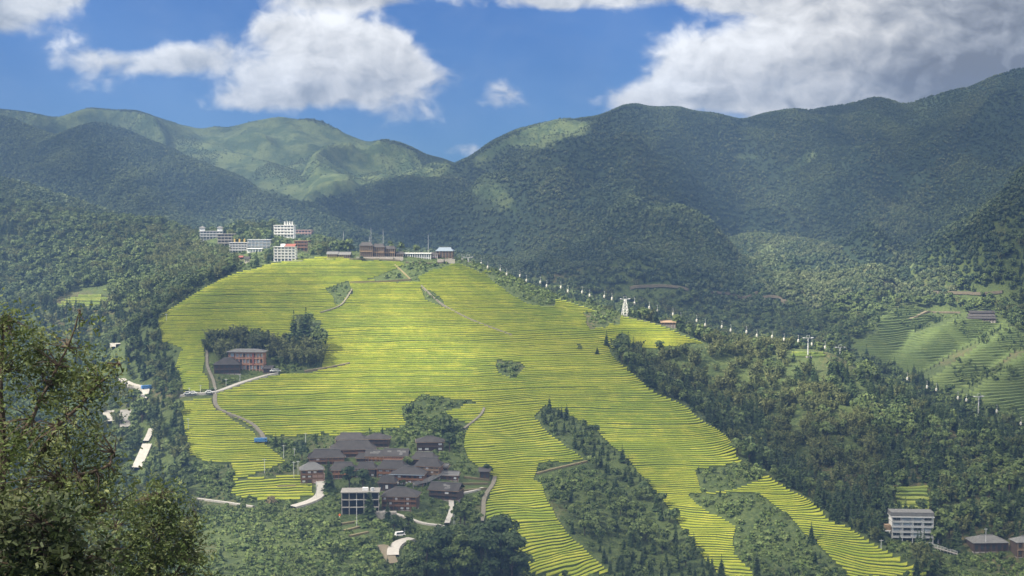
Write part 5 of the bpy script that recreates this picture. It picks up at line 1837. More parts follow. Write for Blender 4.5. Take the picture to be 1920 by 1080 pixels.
    # right-hand hotel on stilts and its neighbours
    def wing(t, W, D, H_, fh, bw):
        b = MB(); b.box(-W / 2 - 3.2, -W / 2 - 0.2, 1.0, 5, H_ * 0.42, H_ * 0.46, M_WHITE); b.box(-W / 2 - 3.0, -W / 2 - 0.25, 1.2, 4.5, H_ * 0.46, H_ * 0.66, M_TAN)
        b.build('side_balcony', t)
        b = MB()
        for i in range(8):
            b.box(W / 2 + 0.1, W / 2 + 2.4, 1 + 0.4 * i, 1.4 + 0.4 * i, -1.5 + 0.55 * i, -1.2 + 0.55 * i, M_WHITE)
        b.box(W / 2 + 2.4, W / 2 + 2.7, 1, 5, -4, 4.2, M_WHITE)
        b.build('stair', t)
        b = MB(); b.box(-W / 2 - 0.3, W / 2 + 0.3, 0.6, D, H_ + 0.18, H_ + 2.2, M_TILE_L); b.build('attic_roof', t)
    hotel(1672, 1750, 971, 1020, 'white five-storey hotel with deep balconies in the conifers at lower right', 5, 4, -0.06, wall=M_WHITE, slab=M_GREYW, pane=M_PALEGLASS, depth=9, stilts=1, group=None, extra=wing, dark_frac=0.6)
    H(1822, 1893, 1004, 1019, 1036, 'long weathered house with a pale grey roof below the conifers at lower right', 1, 6, 0.05, roof='hip', roofm=M_TILE_L, rail=M_TIMBER, group=None, base_mat=M_CONC)
    H(1903, 1950, 1006, 1018, 1046, 'grey-roofed house on stilts cut by the right edge of the photo', 2, 4, 0.1, roof='hip', roofm=M_TILE_L, rail=M_TAN, group=None)
    H(1238, 1268, 601, 605, 609, 'long low shelter with a brown roof on the crest behind the bright terraces', 1, 5, 0.0, roof='gable', roofm=M_TAN, rail=M_BROWN, group=None, name='shelter', depth=6, Y=950)
    for i, (u0, u1, v) in enumerate(((1818, 1866, 590), (1816, 1866, 595), (1814, 1868, 601))):
        H(u0, u1, v - 4, v - 2, v + 2, ['uppermost of three long dark roofs', 'middle one of three long dark roofs', 'lowest of three long dark roofs'][i] + ' above the far right terraces', 1, 9, 0.0, roof='gable', rail=M_TIMBER, group='long dark roofs above the far terraces', depth=6, win=False)


def build_upper_village():
    h = hotel

    def pavilions(t, W, D, H_, fh, bw):
        for x in (-0.4, 0.38):
            b = MB(); b.box(x * W - 2, x * W + 2, 1, 5, H_ + 0.18, H_ + 2.6, M_WHITE); b.build('roof_room', t)
            link('pavilion_roof', roof_mesh(5.5, 5.5, 1.3, M_TILE_L, kind='hip'), t, (x * W, 0.3, H_ + 2.61))
    h(375, 417, 434, 449, 'grey-white hotel with two small roof pavilions, leftmost in the upper village', 3, 7, 0.1, wall=M_GREYW, slab=M_GREYW, extra=pavilions)
    h(408, 441, 439, 462, 'bare brown concrete frame hotel stepping down beside the pavilion-roofed one', 4, 5, 0.1, wall=M_CONC, slab=M_CONC, frame_only=True)
    h(430, 463, 455, 474, 'pale grey hotel with golden roof letters in the upper village', 4, 6, 0.05, wall=M_GREYW, slab=M_GREYW, extra=roof_letters(3, -0.2, 0.35, 1.3, M_GOLD))
    h(464, 507, 450, 468, 'grey hotel with a row of tall pale windows in the middle of the upper village', 3, 6, 0.0, wall=M_GREYW, slab=M_GREYW, pane=M_PALEGLASS, balcony=False)
    h(463, 490, 467, 474, 'small white annexe under the tall-windowed grey hotel', 1, 5, 0.0, wall=M_WHITE, slab=M_WHITE, pane=M_PALEGLASS, balcony=False)
    h(513, 551, 423, 445, 'white four-storey hotel with white roof letters, highest in the upper village', 4, 6, -0.1, wall=M_WHITE, slab=M_WHITE, extra=roof_letters(4, 0.05, 0.42, 1.4, M_WHITE))
    h(552, 584, 432, 449, 'pinkish hotel with balconies right of the highest white one', 3, 5, -0.25, wall=M_PINK, slab=M_PINK)
    h(551, 577, 452, 470, 'dark brown timber hotel below the pinkish one', 3, 4, -0.2, wall=M_TIMBER, slab=M_BROWN)

    def redtop(t, W, D, H_, fh, bw):
        link('red_roof', roof_mesh(W * 0.5, D, 1.6, M_RED, kind='gable'), t, (W * 0.24, 0, H_ + 0.19))
        b = MB(); b.box(-W * 0.2, W * 0.02, 1.5, 5, H_ + 0.18, H_ + 2.0, M_WHITE); b.build('roof_room', t)
        b = MB(); b.box(W * 0.1, W * 0.85, -3, 3, -3.5, 0.6, M_TILE_L); b.build('entrance_canopy', t)
    h(513, 554, 464, 491, 'white hotel with dark balcony bands and a red roof patch, just above the terraces', 5, 6, -0.05, wall=M_WHITE, slab=M_GREYW, colm=M_WHITE, extra=redtop, dark_frac=1.0)
    timber_house(457, 468, 482, 486, 494, 'tiny cream cottage with a dark roof below the tall-windowed hotel', 1, 2, 0, roof='gable', wall=M_CREAM, rail=M_CREAM, group=None, name='cottage', posts=False, depth=5)
    timber_house(445, 456, 480, 483, 487, 'tiny red-roofed hut in the trees left of the cream cottage', 1, 2, 0, roof='gable', wall=M_TIMBER, roofm=M_RED, rail=M_BROWN, group=None, name='hut', posts=False, depth=5)
    timber_house(536, 552, 463, 468, 474, 'small brown gable roof between the white hotels', 1, 2, -0.3, roof='gable', wall=M_TIMBER, roofm=M_TAN, rail=M_BROWN, group=None, name='hut', posts=False, depth=6)
    # the summit
    T = timber_house
    T(673, 700, 455, 461, 474, 'tiered dark timber hall with small upper roof, tallest on the summit', 2, 6, 0.05, rail=M_TAN, wall=M_TIMBER, group='timber halls on the summit', Y='top')
    T(697, 722, 458, 464, 475, 'second timber hall right of the tallest summit hall', 2, 6, 0.0, rail=M_TAN, wall=M_TIMBER, group='timber halls on the summit', Y='top')
    T(719, 742, 462, 467, 477, 'lower timber hall at the right end of the summit row', 2, 5, -0.05, rail=M_TAN, wall=M_TIMBER, group='timber halls on the summit', Y='top')
    T(612, 634, 472, 477, 484, 'low grey shed at the far left of the summit', 1, 5, 0, roof='gable', roofm=M_TILE_L, rail=M_TAN, group='sheds along the summit', name='shed', Y='top')
    T(634, 658, 473, 478, 484, 'low shed with awnings under the summit trees', 1, 5, 0, roof='gable', roofm=M_TILE_L, rail=M_TAN, group='sheds along the summit', name='shed', Y='top')
    T(742, 757, 473, 477, 483, 'small dark stall left of the long white pavilion', 1, 3, 0, roof='gable', rail=M_TAN, group='sheds along the summit', name='shed', Y='top')
    h(756, 808, 475, 485, 'long white viewing pavilion with a row of openings on the summit', 1, 12, 0.0, wall=M_WHITE, slab=M_WHITE, depth=7, group=None, cat='pavilion', name='viewing_pavilion', Y='top')
    T(807, 822, 474, 478, 486, 'small stall with red and white banners beside the long white pavilion', 1, 3, 0, roof='gable', wall=M_RED, rail=M_WHITE, group=None, name='stall', Y='top')
    T(816, 850, 464, 471, 483, 'open hall with a big blue-grey roof at the right end of the summit', 1, 5, -0.1, roof='hipgable', roofm=M_BLUEROOF, wall=M_TIMBER, rail=M_TAN, group=None, name='station_hall', Y='top')


build_lower_village()
build_upper_village()


def summit_wall(u0, u1, v, Y, h, label):
    a, c = Vector(P(u0, v, Y)), Vector(P(u1, v, Y))
    L_ = (c - a).length
    mb = MB(); mb.box(0, L_, 0, 0.8, -5, h, M_STONE)
    o = mb.build('retaining_wall', None, a); o.rotation_euler = (0, math.asin(max(-1, min(1, -(c - a).z / L_))), 0)
    tag(o, label, 'wall')


summit_wall(612, 668, 488, 958, 0.9, 'rubble wall under the low sheds at the left of the summit')
summit_wall(668, 756, 484, 962, 0.9, 'rubble wall under the row of summit halls')
summit_wall(820, 853, 489, 968, 1.2, 'rubble wall under the blue-roofed summit hall')


# ------------------------------------------------------------------ cable car
def build_cable_car():
    # cabins: photograph positions of the hanging cabins, from the summit down the crest
    px = [(866, 487), (902.2, 494), (914.4, 501), (938, 506.5), (950, 514), (974.8, 517), (987, 526), (1013, 529), (1025, 536), (1051.5, 538.5), (1064.8, 545.5), (1091.5, 547.5), (1105.5, 553.7),
          (1133, 556), (1147.4, 560), (1189.6, 568.5), (1217.4, 576.3), (1232.2, 582.6), (1261.8, 589), (1276.6, 596.3), (1306.3, 601), (1322.2, 609), (1353.3, 612.6), (1370, 619), (1399.6, 622.2),
          (1419, 629), (1447.8, 631), (1470, 636.3), (1496.7, 639), (1522.2, 645), (1547, 651)]
    low = [(1701, 710), (1738, 725.5), (1755.5, 730.5), (1796, 746), (1812, 750), (1869, 771), (1634.7, 775), (1643, 776), (1683, 794), (1914, 794)]
    cab = MB()
    # rounded cabin hanging 2.6 m below the rope
    w, d, z0, z1 = 0.64, 0.64, -4.6, -2.6
    prof = [(0.72, z0), (1.0, z0 + 0.5), (1.0, z1 - 0.7), (0.75, z1 - 0.1), (0.35, z1)]
    n = 10
    rings = [[(q * w * math.cos(2 * math.pi * i / n), q * d * math.sin(2 * math.pi * i / n), z) for i in range(n)] for q, z in prof]
    for a, b in zip(rings[:-1], rings[1:]):
        for i in range(n):
            j = (i + 1) % n
            cab.face([a[i], a[j], b[j], b[i]], M_CREAM)
    cab.face(rings[0][::-1], M_CREAM); cab.face(rings[-1], M_CREAM)
    cabm = cab.mesh('cabin')
    win = MB()
    for i in range(n):
        j = (i + 1) % n
        a = [(1.03 * p[0], 1.03 * p[1], z) for p, z in ((rings[1][i], z0 + 1.0), (rings[1][j], z0 + 1.0), (rings[1][j], z1 - 0.55), (rings[1][i], z1 - 0.55))]
        if i % 5 != 2:
            win.face(a, M_PALEGLASS)
    winm = win.mesh('window')
    arm = MB()
    arm.tube((0, 0, z1 - 0.05), (0.25, 0, -1.2), 0.07, 0.07, M_STEEL, 5); arm.tube((0.25, 0, -1.2), (0, 0, -0.05), 0.07, 0.07, M_STEEL, 5); arm.box(-0.3, 0.3, -0.09, 0.09, -0.12, 0.14, M_STEEL)
    armm = arm.mesh('hanger')
    track = [[], []]
    def Yof(u):
        return float(np.interp(u, (866, 1172, 1520, 1700, 1870), (990, 962, 925, 872, 835)))
    k = 0
    for n_, (u, v) in enumerate(px + low):
        y = Yof(u) + (4.0 if n_ % 2 else -4.0)
        s = y / F
        p = Vector(P(u, v, y)) + Vector((0, 0, 3.6))        # the photograph shows the cabin body
        if n_ < len(px):
            where = 'between the summit and the lattice pylon' if u < 1172 else 'over the wooded crest right of the lattice pylon'
            gr = 'cable car cabins ' + where
            lab = 'pale cable car cabin hanging ' + where
        else:
            gr = 'cable car cabins low over the right-hand spur'
            lab = 'pale cable car cabin low over the right-hand spur'
        if n_ == 0:
            lab = 'pale cable car cabin leaving the summit, left of the topmost pylon'
        t = thing('cable_car_cabin', lab, 'cable car', p, 0.3, gr)
        link('cabin', cabm, t); link('window', winm, t); link('hanger', armm, t)
        if n_ < len(px):
            track[n_ % 2].append(p)
    for side, q in enumerate(track):
        q = sorted(q, key=lambda p: p.x)
        mb = MB()
        for a, b in zip(q[:-1], q[1:]):
            mb.tube(a, b, 0.022, 0.022, M_TIMBER, 3)
        c = q[-1]
        mb.tube(c, c + Vector((55, -22, -16)), 0.022, 0.022, M_TIMBER, 3)
        o = mb.build('cable')
        tag(o, ['near', 'far'][side] + ' hauling cable of the cable car over the crest', 'cable', 'cables of the cable car')

    def pylon(u, v0, v1, label, lattice, back=0.0):
        y = Yof(u) + back
        b = Vector(P(u, v0, y)); s = y / F
        H = (v0 - v1) * s
        if not lattice:
            zg = float(gz(np.array([b.x]), np.array([b.y]))[0])
            H += b.z - zg
            b.z = zg
        t = thing('cable_pylon', label, 'pylon', b, 0.25, None)
        m_ = MB()
        if lattice:
            def cor(i, z):
                f = z / H
                q = 2.3 * (1 - f) + 0.55 * f
                return Vector((q * (1 if i in (0, 1) else -1), q * (1 if i in (1, 2) else -1), z))
            for i in range(4):
                m_.tube(cor(i, -2), cor(i, H), 0.20, 0.16, M_WHITE, 5)
            n = 6
            for k in range(n):
                za, zb = H * k / n, H * (k + 1) / n
                for i in range(4):
                    j = (i + 1) % 4
                    m_.tube(cor(i, za), cor(j, zb), 0.1, 0.1, M_WHITE, 4); m_.tube(cor(j, zb), cor(i, zb), 0.09, 0.09, M_WHITE, 4)
        else:
            m_.tube((0, 0, -4), (0, 0, H), 0.6, 0.35, M_GREYW, 8)
        m_.build('mast', t)
        c = MB(); c.box(-3.3, 3.3, -0.22, 0.22, H - 0.1, H + 0.3, M_GREYW); c.box(-3.5, -2.6, -1.3, 1.3, H + 0.3, H + 0.5, M_STEEL); c.box(2.6, 3.5, -1.3, 1.3, H + 0.3, H + 0.5, M_STEEL)
        c.build('crossarm', t)
        c = MB(); c.tube((-1.2, 0, H + 0.5), (-0.9, 0, H + 1.9), 0.10, 0.10, M_GREYW, 4); c.tube((1.2, 0, H + 0.5), (0.9, 0, H + 1.9), 0.10, 0.10, M_GREYW, 4); c.box(-1.1, 1.1, -0.1, 0.1, H + 1.85, H + 2.05, M_GREYW)
        c.build('lifting_frame', t)
        f = MB(); f.box(-2, 2, -2, 2, -3.0, 0.2, M_CONC); f.build('footing', t)
        return t
    pylon(878, 498, 483, 'topmost T-shaped pylon of the cable car beside the summit', False)
    pylon(1172, 599, 561, 'white lattice pylon of the cable car standing in the bright terraces', True)
    pylon(1515, 657, 634, 'T-shaped pylon above the small bright terrace on the crest', False)
    pylon(1575, 668, 652, 'pylon half sunk in the trees right of the small bright terrace', False, 45.0)
    pylon(1835, 754, 744, 'pylon top peeping out of the woods far right on the spur', False, 50.0)


build_cable_car()


# ------------------------------------------------------------------ poles, masts, cars, small things
def build_small():
    def pole(u, v0, v1, label, group=None, Y=None, r=0.16, cross=True):
        b = hit(u, v0, 445 if v0 > 600 else 900) if Y is None else Vector(P(u, v0, Y))
        H = (v0 - v1) * b.y / F
        t = thing('utility_pole' if cross else 'mast', label, 'pole' if cross else 'mast', b, random.uniform(-.4, .4), group)
        m_ = MB(); m_.tube((0, 0, -1.5), (0, 0, H), r, r * 0.7, M_STEEL, 6); m_.build('pole', t)
        if cross:
            c = MB(); c.box(-0.9, 0.9, -0.07, 0.07, H - 0.5, H - 0.35, M_STEEL); c.build('crossarm', t)
        else:
            c = MB(); c.tube((0, 0, H), (0, 0, H + 1.2), 0.05, 0.02, M_STEEL, 4); c.build('tip', t)
    S = 'utility poles by the terraces and village'
    for (u, v0, v1, lab) in (
            (551, 896, 865, 'left one of the pair of poles at the village edge'), (559, 896, 867, 'right one of the pair of poles at the village edge'),
            (532, 862, 837, 'pole with crossarms among dark firs left of the village'), (552, 858, 843, 'short pole near the firs left of the village'),
            (496, 889, 862, 'pole standing in the scrub below the left terraces'), (573, 832, 814, 'pole at the foot of the terraces behind the village'),
            (669, 988, 935, 'tall pole in front of the concrete frame building'), (593, 938, 905, 'pole beside the road bend'),
            (759, 1004, 983, 'thin pole above the white road at the bottom'), (353, 806, 784, 'leftmost pole in the left-hand terraces'),
            (332, 598, 588, 'pole on the left rim of the terraces'), (312, 604, 590, 'pole at the outermost left rim of the terraces'), (399, 527, 514, 'pole on the upper left rim of the terraces'),
            (404, 742, 728, 'pole at the road junction by the brick-red hotel'), (424, 725, 712, 'pole on the slope under the timber pavilion'), (376, 741, 724, 'pole on the road left of the junction'),
            (355, 742, 728, 'pole at the left end of the hotel road'), (450, 716, 702, 'pole beside the sloping hotel road'),
            (1848, 1036, 990, 'tall pole between conifers left of the weathered house'), (1652, 1030, 1012, 'pole at the lower right edge of the terraces')):
        pole(u, v0, v1, lab, S)
    for (u, v0, v1, lab) in ((644.2, 470, 436, 'leftmost thin mast above the summit trees'), (695.7, 460, 429, 'tallest thin mast behind the tiered summit hall'),
                             (692.6, 460, 445, 'short thin mast beside the tallest one'), (718.5, 462, 433, 'thin mast behind the middle summit hall'), (803, 474, 442, 'thin mast behind the long white pavilion')):
        pole(u, v0, v1, lab, 'thin masts on the summit', 990, 0.13, False)

    # lattice mast near the stair path
    b = hit(851, 985)
    H = 24 * b.y / F
    t = thing('lattice_mast', 'slim pale lattice mast beside the stepped path below the barn', 'mast', b)
    m_ = MB()
    for i in range(3):
        for k in range(6):
            f0, f1 = k / 6, (k + 1) / 6
            def c(i, f): return Vector((0.55 * (1 - 0.7 * f) * math.cos(2.1 * i), 0.55 * (1 - 0.7 * f) * math.sin(2.1 * i), H * f))
            m_.tube(c(i, f0), c(i, f1), 0.07, 0.07, M_STEEL, 4); m_.tube(c(i, f0), c((i + 1) % 3, f1), 0.05, 0.05, M_STEEL, 4)
    m_.build('frame', t)

    def car(u, v, label, body, yaw, truck=False, L=4.4, van=False, name='parked_car', group=None):
        b = hit(u, v) + Vector((0, 0, 1.0))
        t = thing(name, label, 'truck' if truck else ('van' if van else 'car'), b, yaw, group)
        w = 0.9
        m_ = MB()
        hh = 1.0 if van else 0.72
        sec = [(-L / 2, 0.45, 0.78), (-L / 2 + 0.1, 0.35, 0.95), (L / 2 - 0.3, 0.35, 0.9), (L / 2, 0.45, 0.75)]
        for (x0, a0, b0), (x1, a1, b1) in zip(sec[:-1], sec[1:]):
            A = [(x0, -w, a0), (x0, w, a0), (x0, w, b0), (x0, -w, b0)]; B = [(x1, -w, a1), (x1, w, a1), (x1, w, b1), (x1, -w, b1)]
            for i in range(4):
                j = (i + 1) % 4
                m_.face([A[i], B[i], B[j], A[j]], body)
        m_.face([(-L / 2, -w, .45), (-L / 2, -w, .78), (-L / 2, w, .78), (-L / 2, w, .45)], body); m_.face([(L / 2, -w, .45), (L / 2, w, .45), (L / 2, w, .75), (L / 2, -w, .75)], body)
        if truck:
            m_.box(L / 2 - 1.5, L / 2 - 0.1, -w, w, 0.9, 2.1, body); m_.box(-L / 2, L / 2 - 1.7, -w - .05, w + .05, 0.9, 2.2, body)
        else:
            x0, x1 = (-L / 2 + 0.15, L / 2 - 0.8) if van else (-L / 2 + 0.7, L / 2 - 1.3)
            A = [(x0, -w, .9), (x1 + .4, -w, .9), (x1 + .4, w, .9), (x0, w, .9)]; B = [(x0 + .25, -w + .12, .92 + hh), (x1 - .1, -w + .12, .92 + hh), (x1 - .1, w - .12, .92 + hh), (x0 + .25, w - .12, .92 + hh)]
            for i in range(4):
                j = (i + 1) % 4
                m_.face([A[i], A[j], B[j], B[i]], body)
            m_.face(B, body)
        m_.build('body', t)
        g = MB()
        if truck:
            g.box(L / 2 - 0.09, L / 2 - 0.06, -w + .1, w - .1, 1.3, 1.95, M_GLASS); g.box(L / 2 - 1.2, L / 2 - 0.4, -w - .03, -w + .01, 1.3, 1.9, M_GLASS)
        else:
            g.box(x0 + 0.35, x1 + 0.0, -w - 0.01, -w + 0.1, 1.05, 0.85 + hh, M_GLASS); g.box(x0 + 0.35, x1, w - 0.1, w + 0.01, 1.05, 0.85 + hh, M_GLASS)
        g.build('window', t)
        wm = MB(); wm.tube((0, -0.11, 0), (0, 0.11, 0), 0.33, 0.33, M_TYRE, 10); wme = wm.mesh('wheel')
        for x in (-L / 2 + 0.85, L / 2 - 0.85):
            for y in (-w + 0.05, w - 0.05):
                link('wheel', wme, t, (x, y, 0.33))
    car(750, 1011, 'white van parked on the pale road bend at the bottom', M_WHITE, 0.5, van=True, L=4.6, name='parked_van')
    car(392, 742, 'white car standing at the junction below the timber pavilion', M_WHITE, 0.1, group='cars on the hotel road')
    car(352, 745, 'silver car parked at the left end of the hotel road', M_STEEL, 0.05, group='cars on the hotel road')
    car(362, 743, 'white car parked next to the silver one on the hotel road', M_WHITE, 0.05, group='cars on the hotel road')
    car(513, 703, 'white car parked right of the brick-red hotel', M_WHITE, 0.2, group='cars beside the brick-red hotel')
    car(520, 702, 'dark car parked furthest right of the brick-red hotel', M_GREYW, 0.2, group='cars beside the brick-red hotel')
    car(489, 833, 'blue truck on the track left of the village', M_BLUE, 0.25, truck=True, L=6.5, name='parked_truck')
    car(276, 733, 'blue truck on the pale road in the left-hand ravine', M_BLUE, 0.6, truck=True, L=6.5, name='parked_truck')

    b = hit(637, 976)
    t = thing('marker_post', 'white post with an orange round top at the edge of the scrub', 'post', b)
    m_ = MB(); m_.tube((0, 0, -0.5), (0, 0, 1.7), 0.16, 0.14, M_WHITE, 6); m_.build('post', t)
    m_ = MB(); m_.tube((0, -0.15, 2.1), (0, 0.15, 2.1), 0.5, 0.5, plain('orange_paint', (0.75, 0.20, 0.06)), 12); m_.build('disc', t)
    # ramp bridge in front of the sheet-hung lodge
    q = [hit(775, 918), hit(800, 912), hit(818, 903), hit(828, 896)]
    mb = MB()
    for a, c in zip(q[:-1], q[1:]):
        a = a + Vector((0, 0, 2)); c = c + Vector((0, 0, 2))
        n = Vector((-(c - a).y, (c - a).x, 0)).normalized() * 1.1
        mb.face([a - n, c - n, c + n, a + n], M_CONC)
        for sgn in (-1, 1):
            o = n * sgn
            mb.face([a + o, c + o, c + o + Vector((0, 0, 0.9)), a + o + Vector((0, 0, 0.9))], M_CONC)
            mb.face([a + o + Vector((0, 0, -.4)), c + o + Vector((0, 0, -.4)), c + o, a + o], M_CONC)
    for p in q:
        mb.tube(p + Vector((0, 0, -2)), p + Vector((0, 0, 1.7)), 0.25, 0.25, M_CONC, 6)
    o = mb.build('footbridge')
    tag(o, 'pale curved concrete footbridge in front of the tan balcony house', 'footbridge')
    # ramp down from the right-hand hotel
    a = hit(1745, 1032) + Vector((0, 0, 2.2)); c = hit(1795, 1043) + Vector((0, 0, 0.6))
    n = Vector((-(c - a).y, (c - a).x, 0)).normalized() * 0.9
    mb = MB(); mb.face([a - n, c - n, c + n, a + n], M_CONC); mb.face([a - n + Vector((0, 0, -.4)), c - n + Vector((0, 0, -.4)), c - n, a - n], M_CONC)
    for sgn in (-1, 1):
        for f in np.linspace(0, 1, 9):
            p = a.lerp(c, f) + n * sgn
            mb.tube(p + Vector((0, 0, -1.5)), p + Vector((0, 0, 0.9)), 0.05, 0.05, M_STEEL, 4)
        mb.tube(a + n * sgn + Vector((0, 0, .9)), c + n * sgn + Vector((0, 0, .9)), 0.06, 0.06, M_STEEL, 4)
    o = mb.build('ramp')
    tag(o, 'sloping railed ramp leading down from the white hotel at lower right', 'ramp')
    # boulder and rubble wall under the concrete building
    b = hit(722, 975)
    mb = MB(); mb.box(-5, 5, -0.6, 2.5, -3.5, 3.2, M_STONE); o = mb.build('retaining_wall', None, b); tag(o, 'rubble retaining wall below the brown guesthouse', 'wall')
    b = hit(508, 946)
    o = link('heap', broad_meshes(77, 3.5, 5.5, 60, 0.9, M_EARTH, 0.0)[0], None, b); tag(o, 'orange-brown brush heap beside the lower road', 'heap')
    for (u, v, w_) in ((690, 837, 6), (665, 841, 10), (640, 985, 4)):
        pass


build_small()


# ------------------------------------------------------------------ single trees that can be picked out
def build_single_trees():
    con = [conifer_meshes(s, 10.0, 0.19, 17) for s in (41, 42)]
    bro = [broad_meshes(s, 8.5, 8.0, 420, 0.5) for s in (43, 44, 45)]
    dk = [broad_meshes(s, 8.5, 6.5, 420, 0.5, M_CONIFER) for s in (46, 47)]
    fine_d = [broad_meshes(s, 8.5, 5.6, 1900, 0.20, M_CONIFER, 0.10) for s in (48, 49, 50)]
    fine_b = [broad_meshes(s, 8.5, 6.5, 1900, 0.21, M_BROAD, 0.10) for s in (51, 52)]
    n = 0

    def one(kind, u, vb, vt, label, Y=None, name=None, wide=1.0, group=None):
        nonlocal n
        lib = {'c': con, 'b': bro, 'd': dk, 'D': fine_d, 'B': fine_b}[kind]
        b = hit(u, vb, 445 if vb > 600 else 900) if Y is None else Vector(P(u, vb, Y))
        H = (vb - vt) * b.y / F
        s = H / (10.0 if kind == 'c' else 8.2)
        cr, tr = lib[n % len(lib)]; n += 1
        t = thing(name or ('conifer' if kind == 'c' else 'broadleaf_tree'), label, 'conifer' if kind == 'c' else 'tree', b - Vector((0, 0, 0.3)), n * 1.3, group)
        t.scale = (s * wide, s * wide, s)
        link('crown', cr, t); link('trunk', tr, t)
    one('c', 551, 648, 582, 'tall dark fir, left of the two towering above the bamboo grove')
    one('c', 574, 645, 578, 'tall dark fir, right of the two towering above the bamboo grove')
    one('c', 563, 668, 598, 'dark fir between and below the two tall ones at the bamboo grove')
    bm = [bamboo_meshes(s, 8.6, 22) for s in (61, 62, 63)]
    spots = [(392, 664, 'at the left end of the grove, beside the field path'), (404, 650, 'behind the left end of the timber pavilion'), (416, 655, 'just left of the brick-red hotel roof'), (430, 650, 'behind the left corner of the brick-red hotel'),
             (446, 648, 'behind the middle of the brick-red hotel'), (462, 650, 'behind the red pilaster of the hotel'), (478, 652, 'behind the right half of the brick-red hotel'), (494, 660, 'behind the right corner of the brick-red hotel'),
             (508, 672, 'in the front row just right of the hotel'), (520, 660, 'in the back row right of the hotel'), (530, 680, 'in the front row of the grove above the parked cars'), (540, 664, 'in the back row in the middle of the grove'),
             (552, 684, 'in the front row under the left tall fir'), (562, 670, 'under the middle fir of the grove'), (573, 688, 'in the front row under the right tall fir'), (583, 670, 'on the right flank of the tall firs'), (593, 686, 'rightmost in the front row of the grove')]
    for i_, (u, vb, w_) in enumerate(spots):
        b = hit(u, vb)
        t = thing('bamboo_clump', 'dense bamboo clump ' + w_, 'bamboo', b - Vector((0, 0, 0.3)), i_ * 0.9, 'bamboo clumps of the grove by the brick-red hotel')
        k = (0.85 + 0.35 * ((i_ * 7) % 5) / 4) * 1.3
        t.scale = (k, k, k)
        link('crown', bm[i_ % 3][0], t); link('culms', bm[i_ % 3][1], t)
    one('c', 1030, 772, 741, 'lone dark fir at the head of the gully')
    one('b', 1086, 657, 645, 'small round tree standing alone in the bright terraces')
    one('c', 1120, 666, 650, 'small dark post-shaped tree alone in the terraces', wide=1.6)
    one('c', 1137, 648, 619, 'thin dark fir below the white lattice pylon')
    one('d', 1160, 668, 645, 'bushy dark tree below the thin fir under the lattice pylon')
    one('d', 1172, 672, 650, 'low rounded tree at the right end of the scrub under the lattice pylon')
    one('c', 617, 925, 866, 'tall dark fir in front of the hip-roofed house in the village', wide=1.2)
    one('c', 693, 975, 915, 'tall dark fir in front of the concrete frame building', wide=1.2)
    one('c', 727, 985, 938, 'slender fir before the brown guesthouse')
    one('d', 655, 918, 874, 'left one of the dense trees in the middle of the village')
    one('d', 680, 922, 880, 'right one of the dense trees in the middle of the village')
    one('b', 764, 876, 858, 'rounded yellow-green tree between the village roofs', wide=1.3)
    one('b', 838, 815, 778, 'tall leafy tree in the shrubs right behind the village')
    one('d', 843, 850, 812, 'leafy tree leaning beside the lone dark house behind the village')
    one('d', 914, 893, 869, 'bushy tree beside the little hut at the terrace edge')
    one('c', 592, 829, 813, 'small fir at the foot of the terraces behind the village', wide=1.3)
    one('c', 517, 842, 812, 'dark fir, left of two at the track above the village')
    one('c', 528, 846, 818, 'dark fir, right of two at the track above the village')
    one('d', 566, 866, 826, 'dark leafy tree at the upper left corner of the village')
    one('c', 1521, 1022, 982, 'dark pointed fir standing in the scrub at lower right')
    one('c', 1528, 1062, 1030, 'second pointed fir lower down the scrub at lower right')
    one('b', 640, 474, 450, 'left tree of the leafy group on the summit', 985, group=None)
    one('b', 656, 474, 449, 'right tree of the leafy group on the summit', 985)
    one('c', 647, 472, 446, 'fir among the leafy trees on the summit', 984)
    one('b', 752, 470, 453, 'small tree behind the right end of the summit halls', 990)
    one('b', 732, 466, 452, 'small tree behind the middle of the summit halls', 990)
    one('b', 780, 474, 459, 'low bush tree above the long white pavilion', 990)
    # the wood along the bottom edge
    spec = [('d', 940, 1075, 952, 'tallest dark tree right of the bottom wood, beside the striped terraces'), ('d', 885, 1078, 985, 'dark broad tree in the middle of the bottom wood'), ('d', 905, 1085, 970, 'dark tree leaning on the tallest one in the bottom wood'),
            ('b', 862, 1085, 992, 'olive broad tree in the bottom wood above the light firs'), ('d', 830, 1078, 975, 'dark round tree at the upper left of the bottom wood'), ('b', 800, 1085, 1002, 'leafy tree left in the bottom wood next to the road'),
            ('b', 775, 1100, 1030, 'leafy tree covering the lower end of the pale road'), ('c', 910, 1105, 1030, 'light green young fir at the bottom edge of the photo'), ('c', 790, 1110, 1055, 'small light fir at the bottom edge left of the young one'),
            ('d', 960, 1095, 985, 'dark tree right of the tallest one at the bottom edge'), ('d', 740, 1000, 960, 'leafy tree under the brown guesthouse'), ('b', 765, 1000, 958, 'round olive tree right below the brown guesthouse')]
    for s in spec:
        one({'d': 'D', 'b': 'B', 'c': 'c'}[s[0]], *s[1:])


build_single_trees()


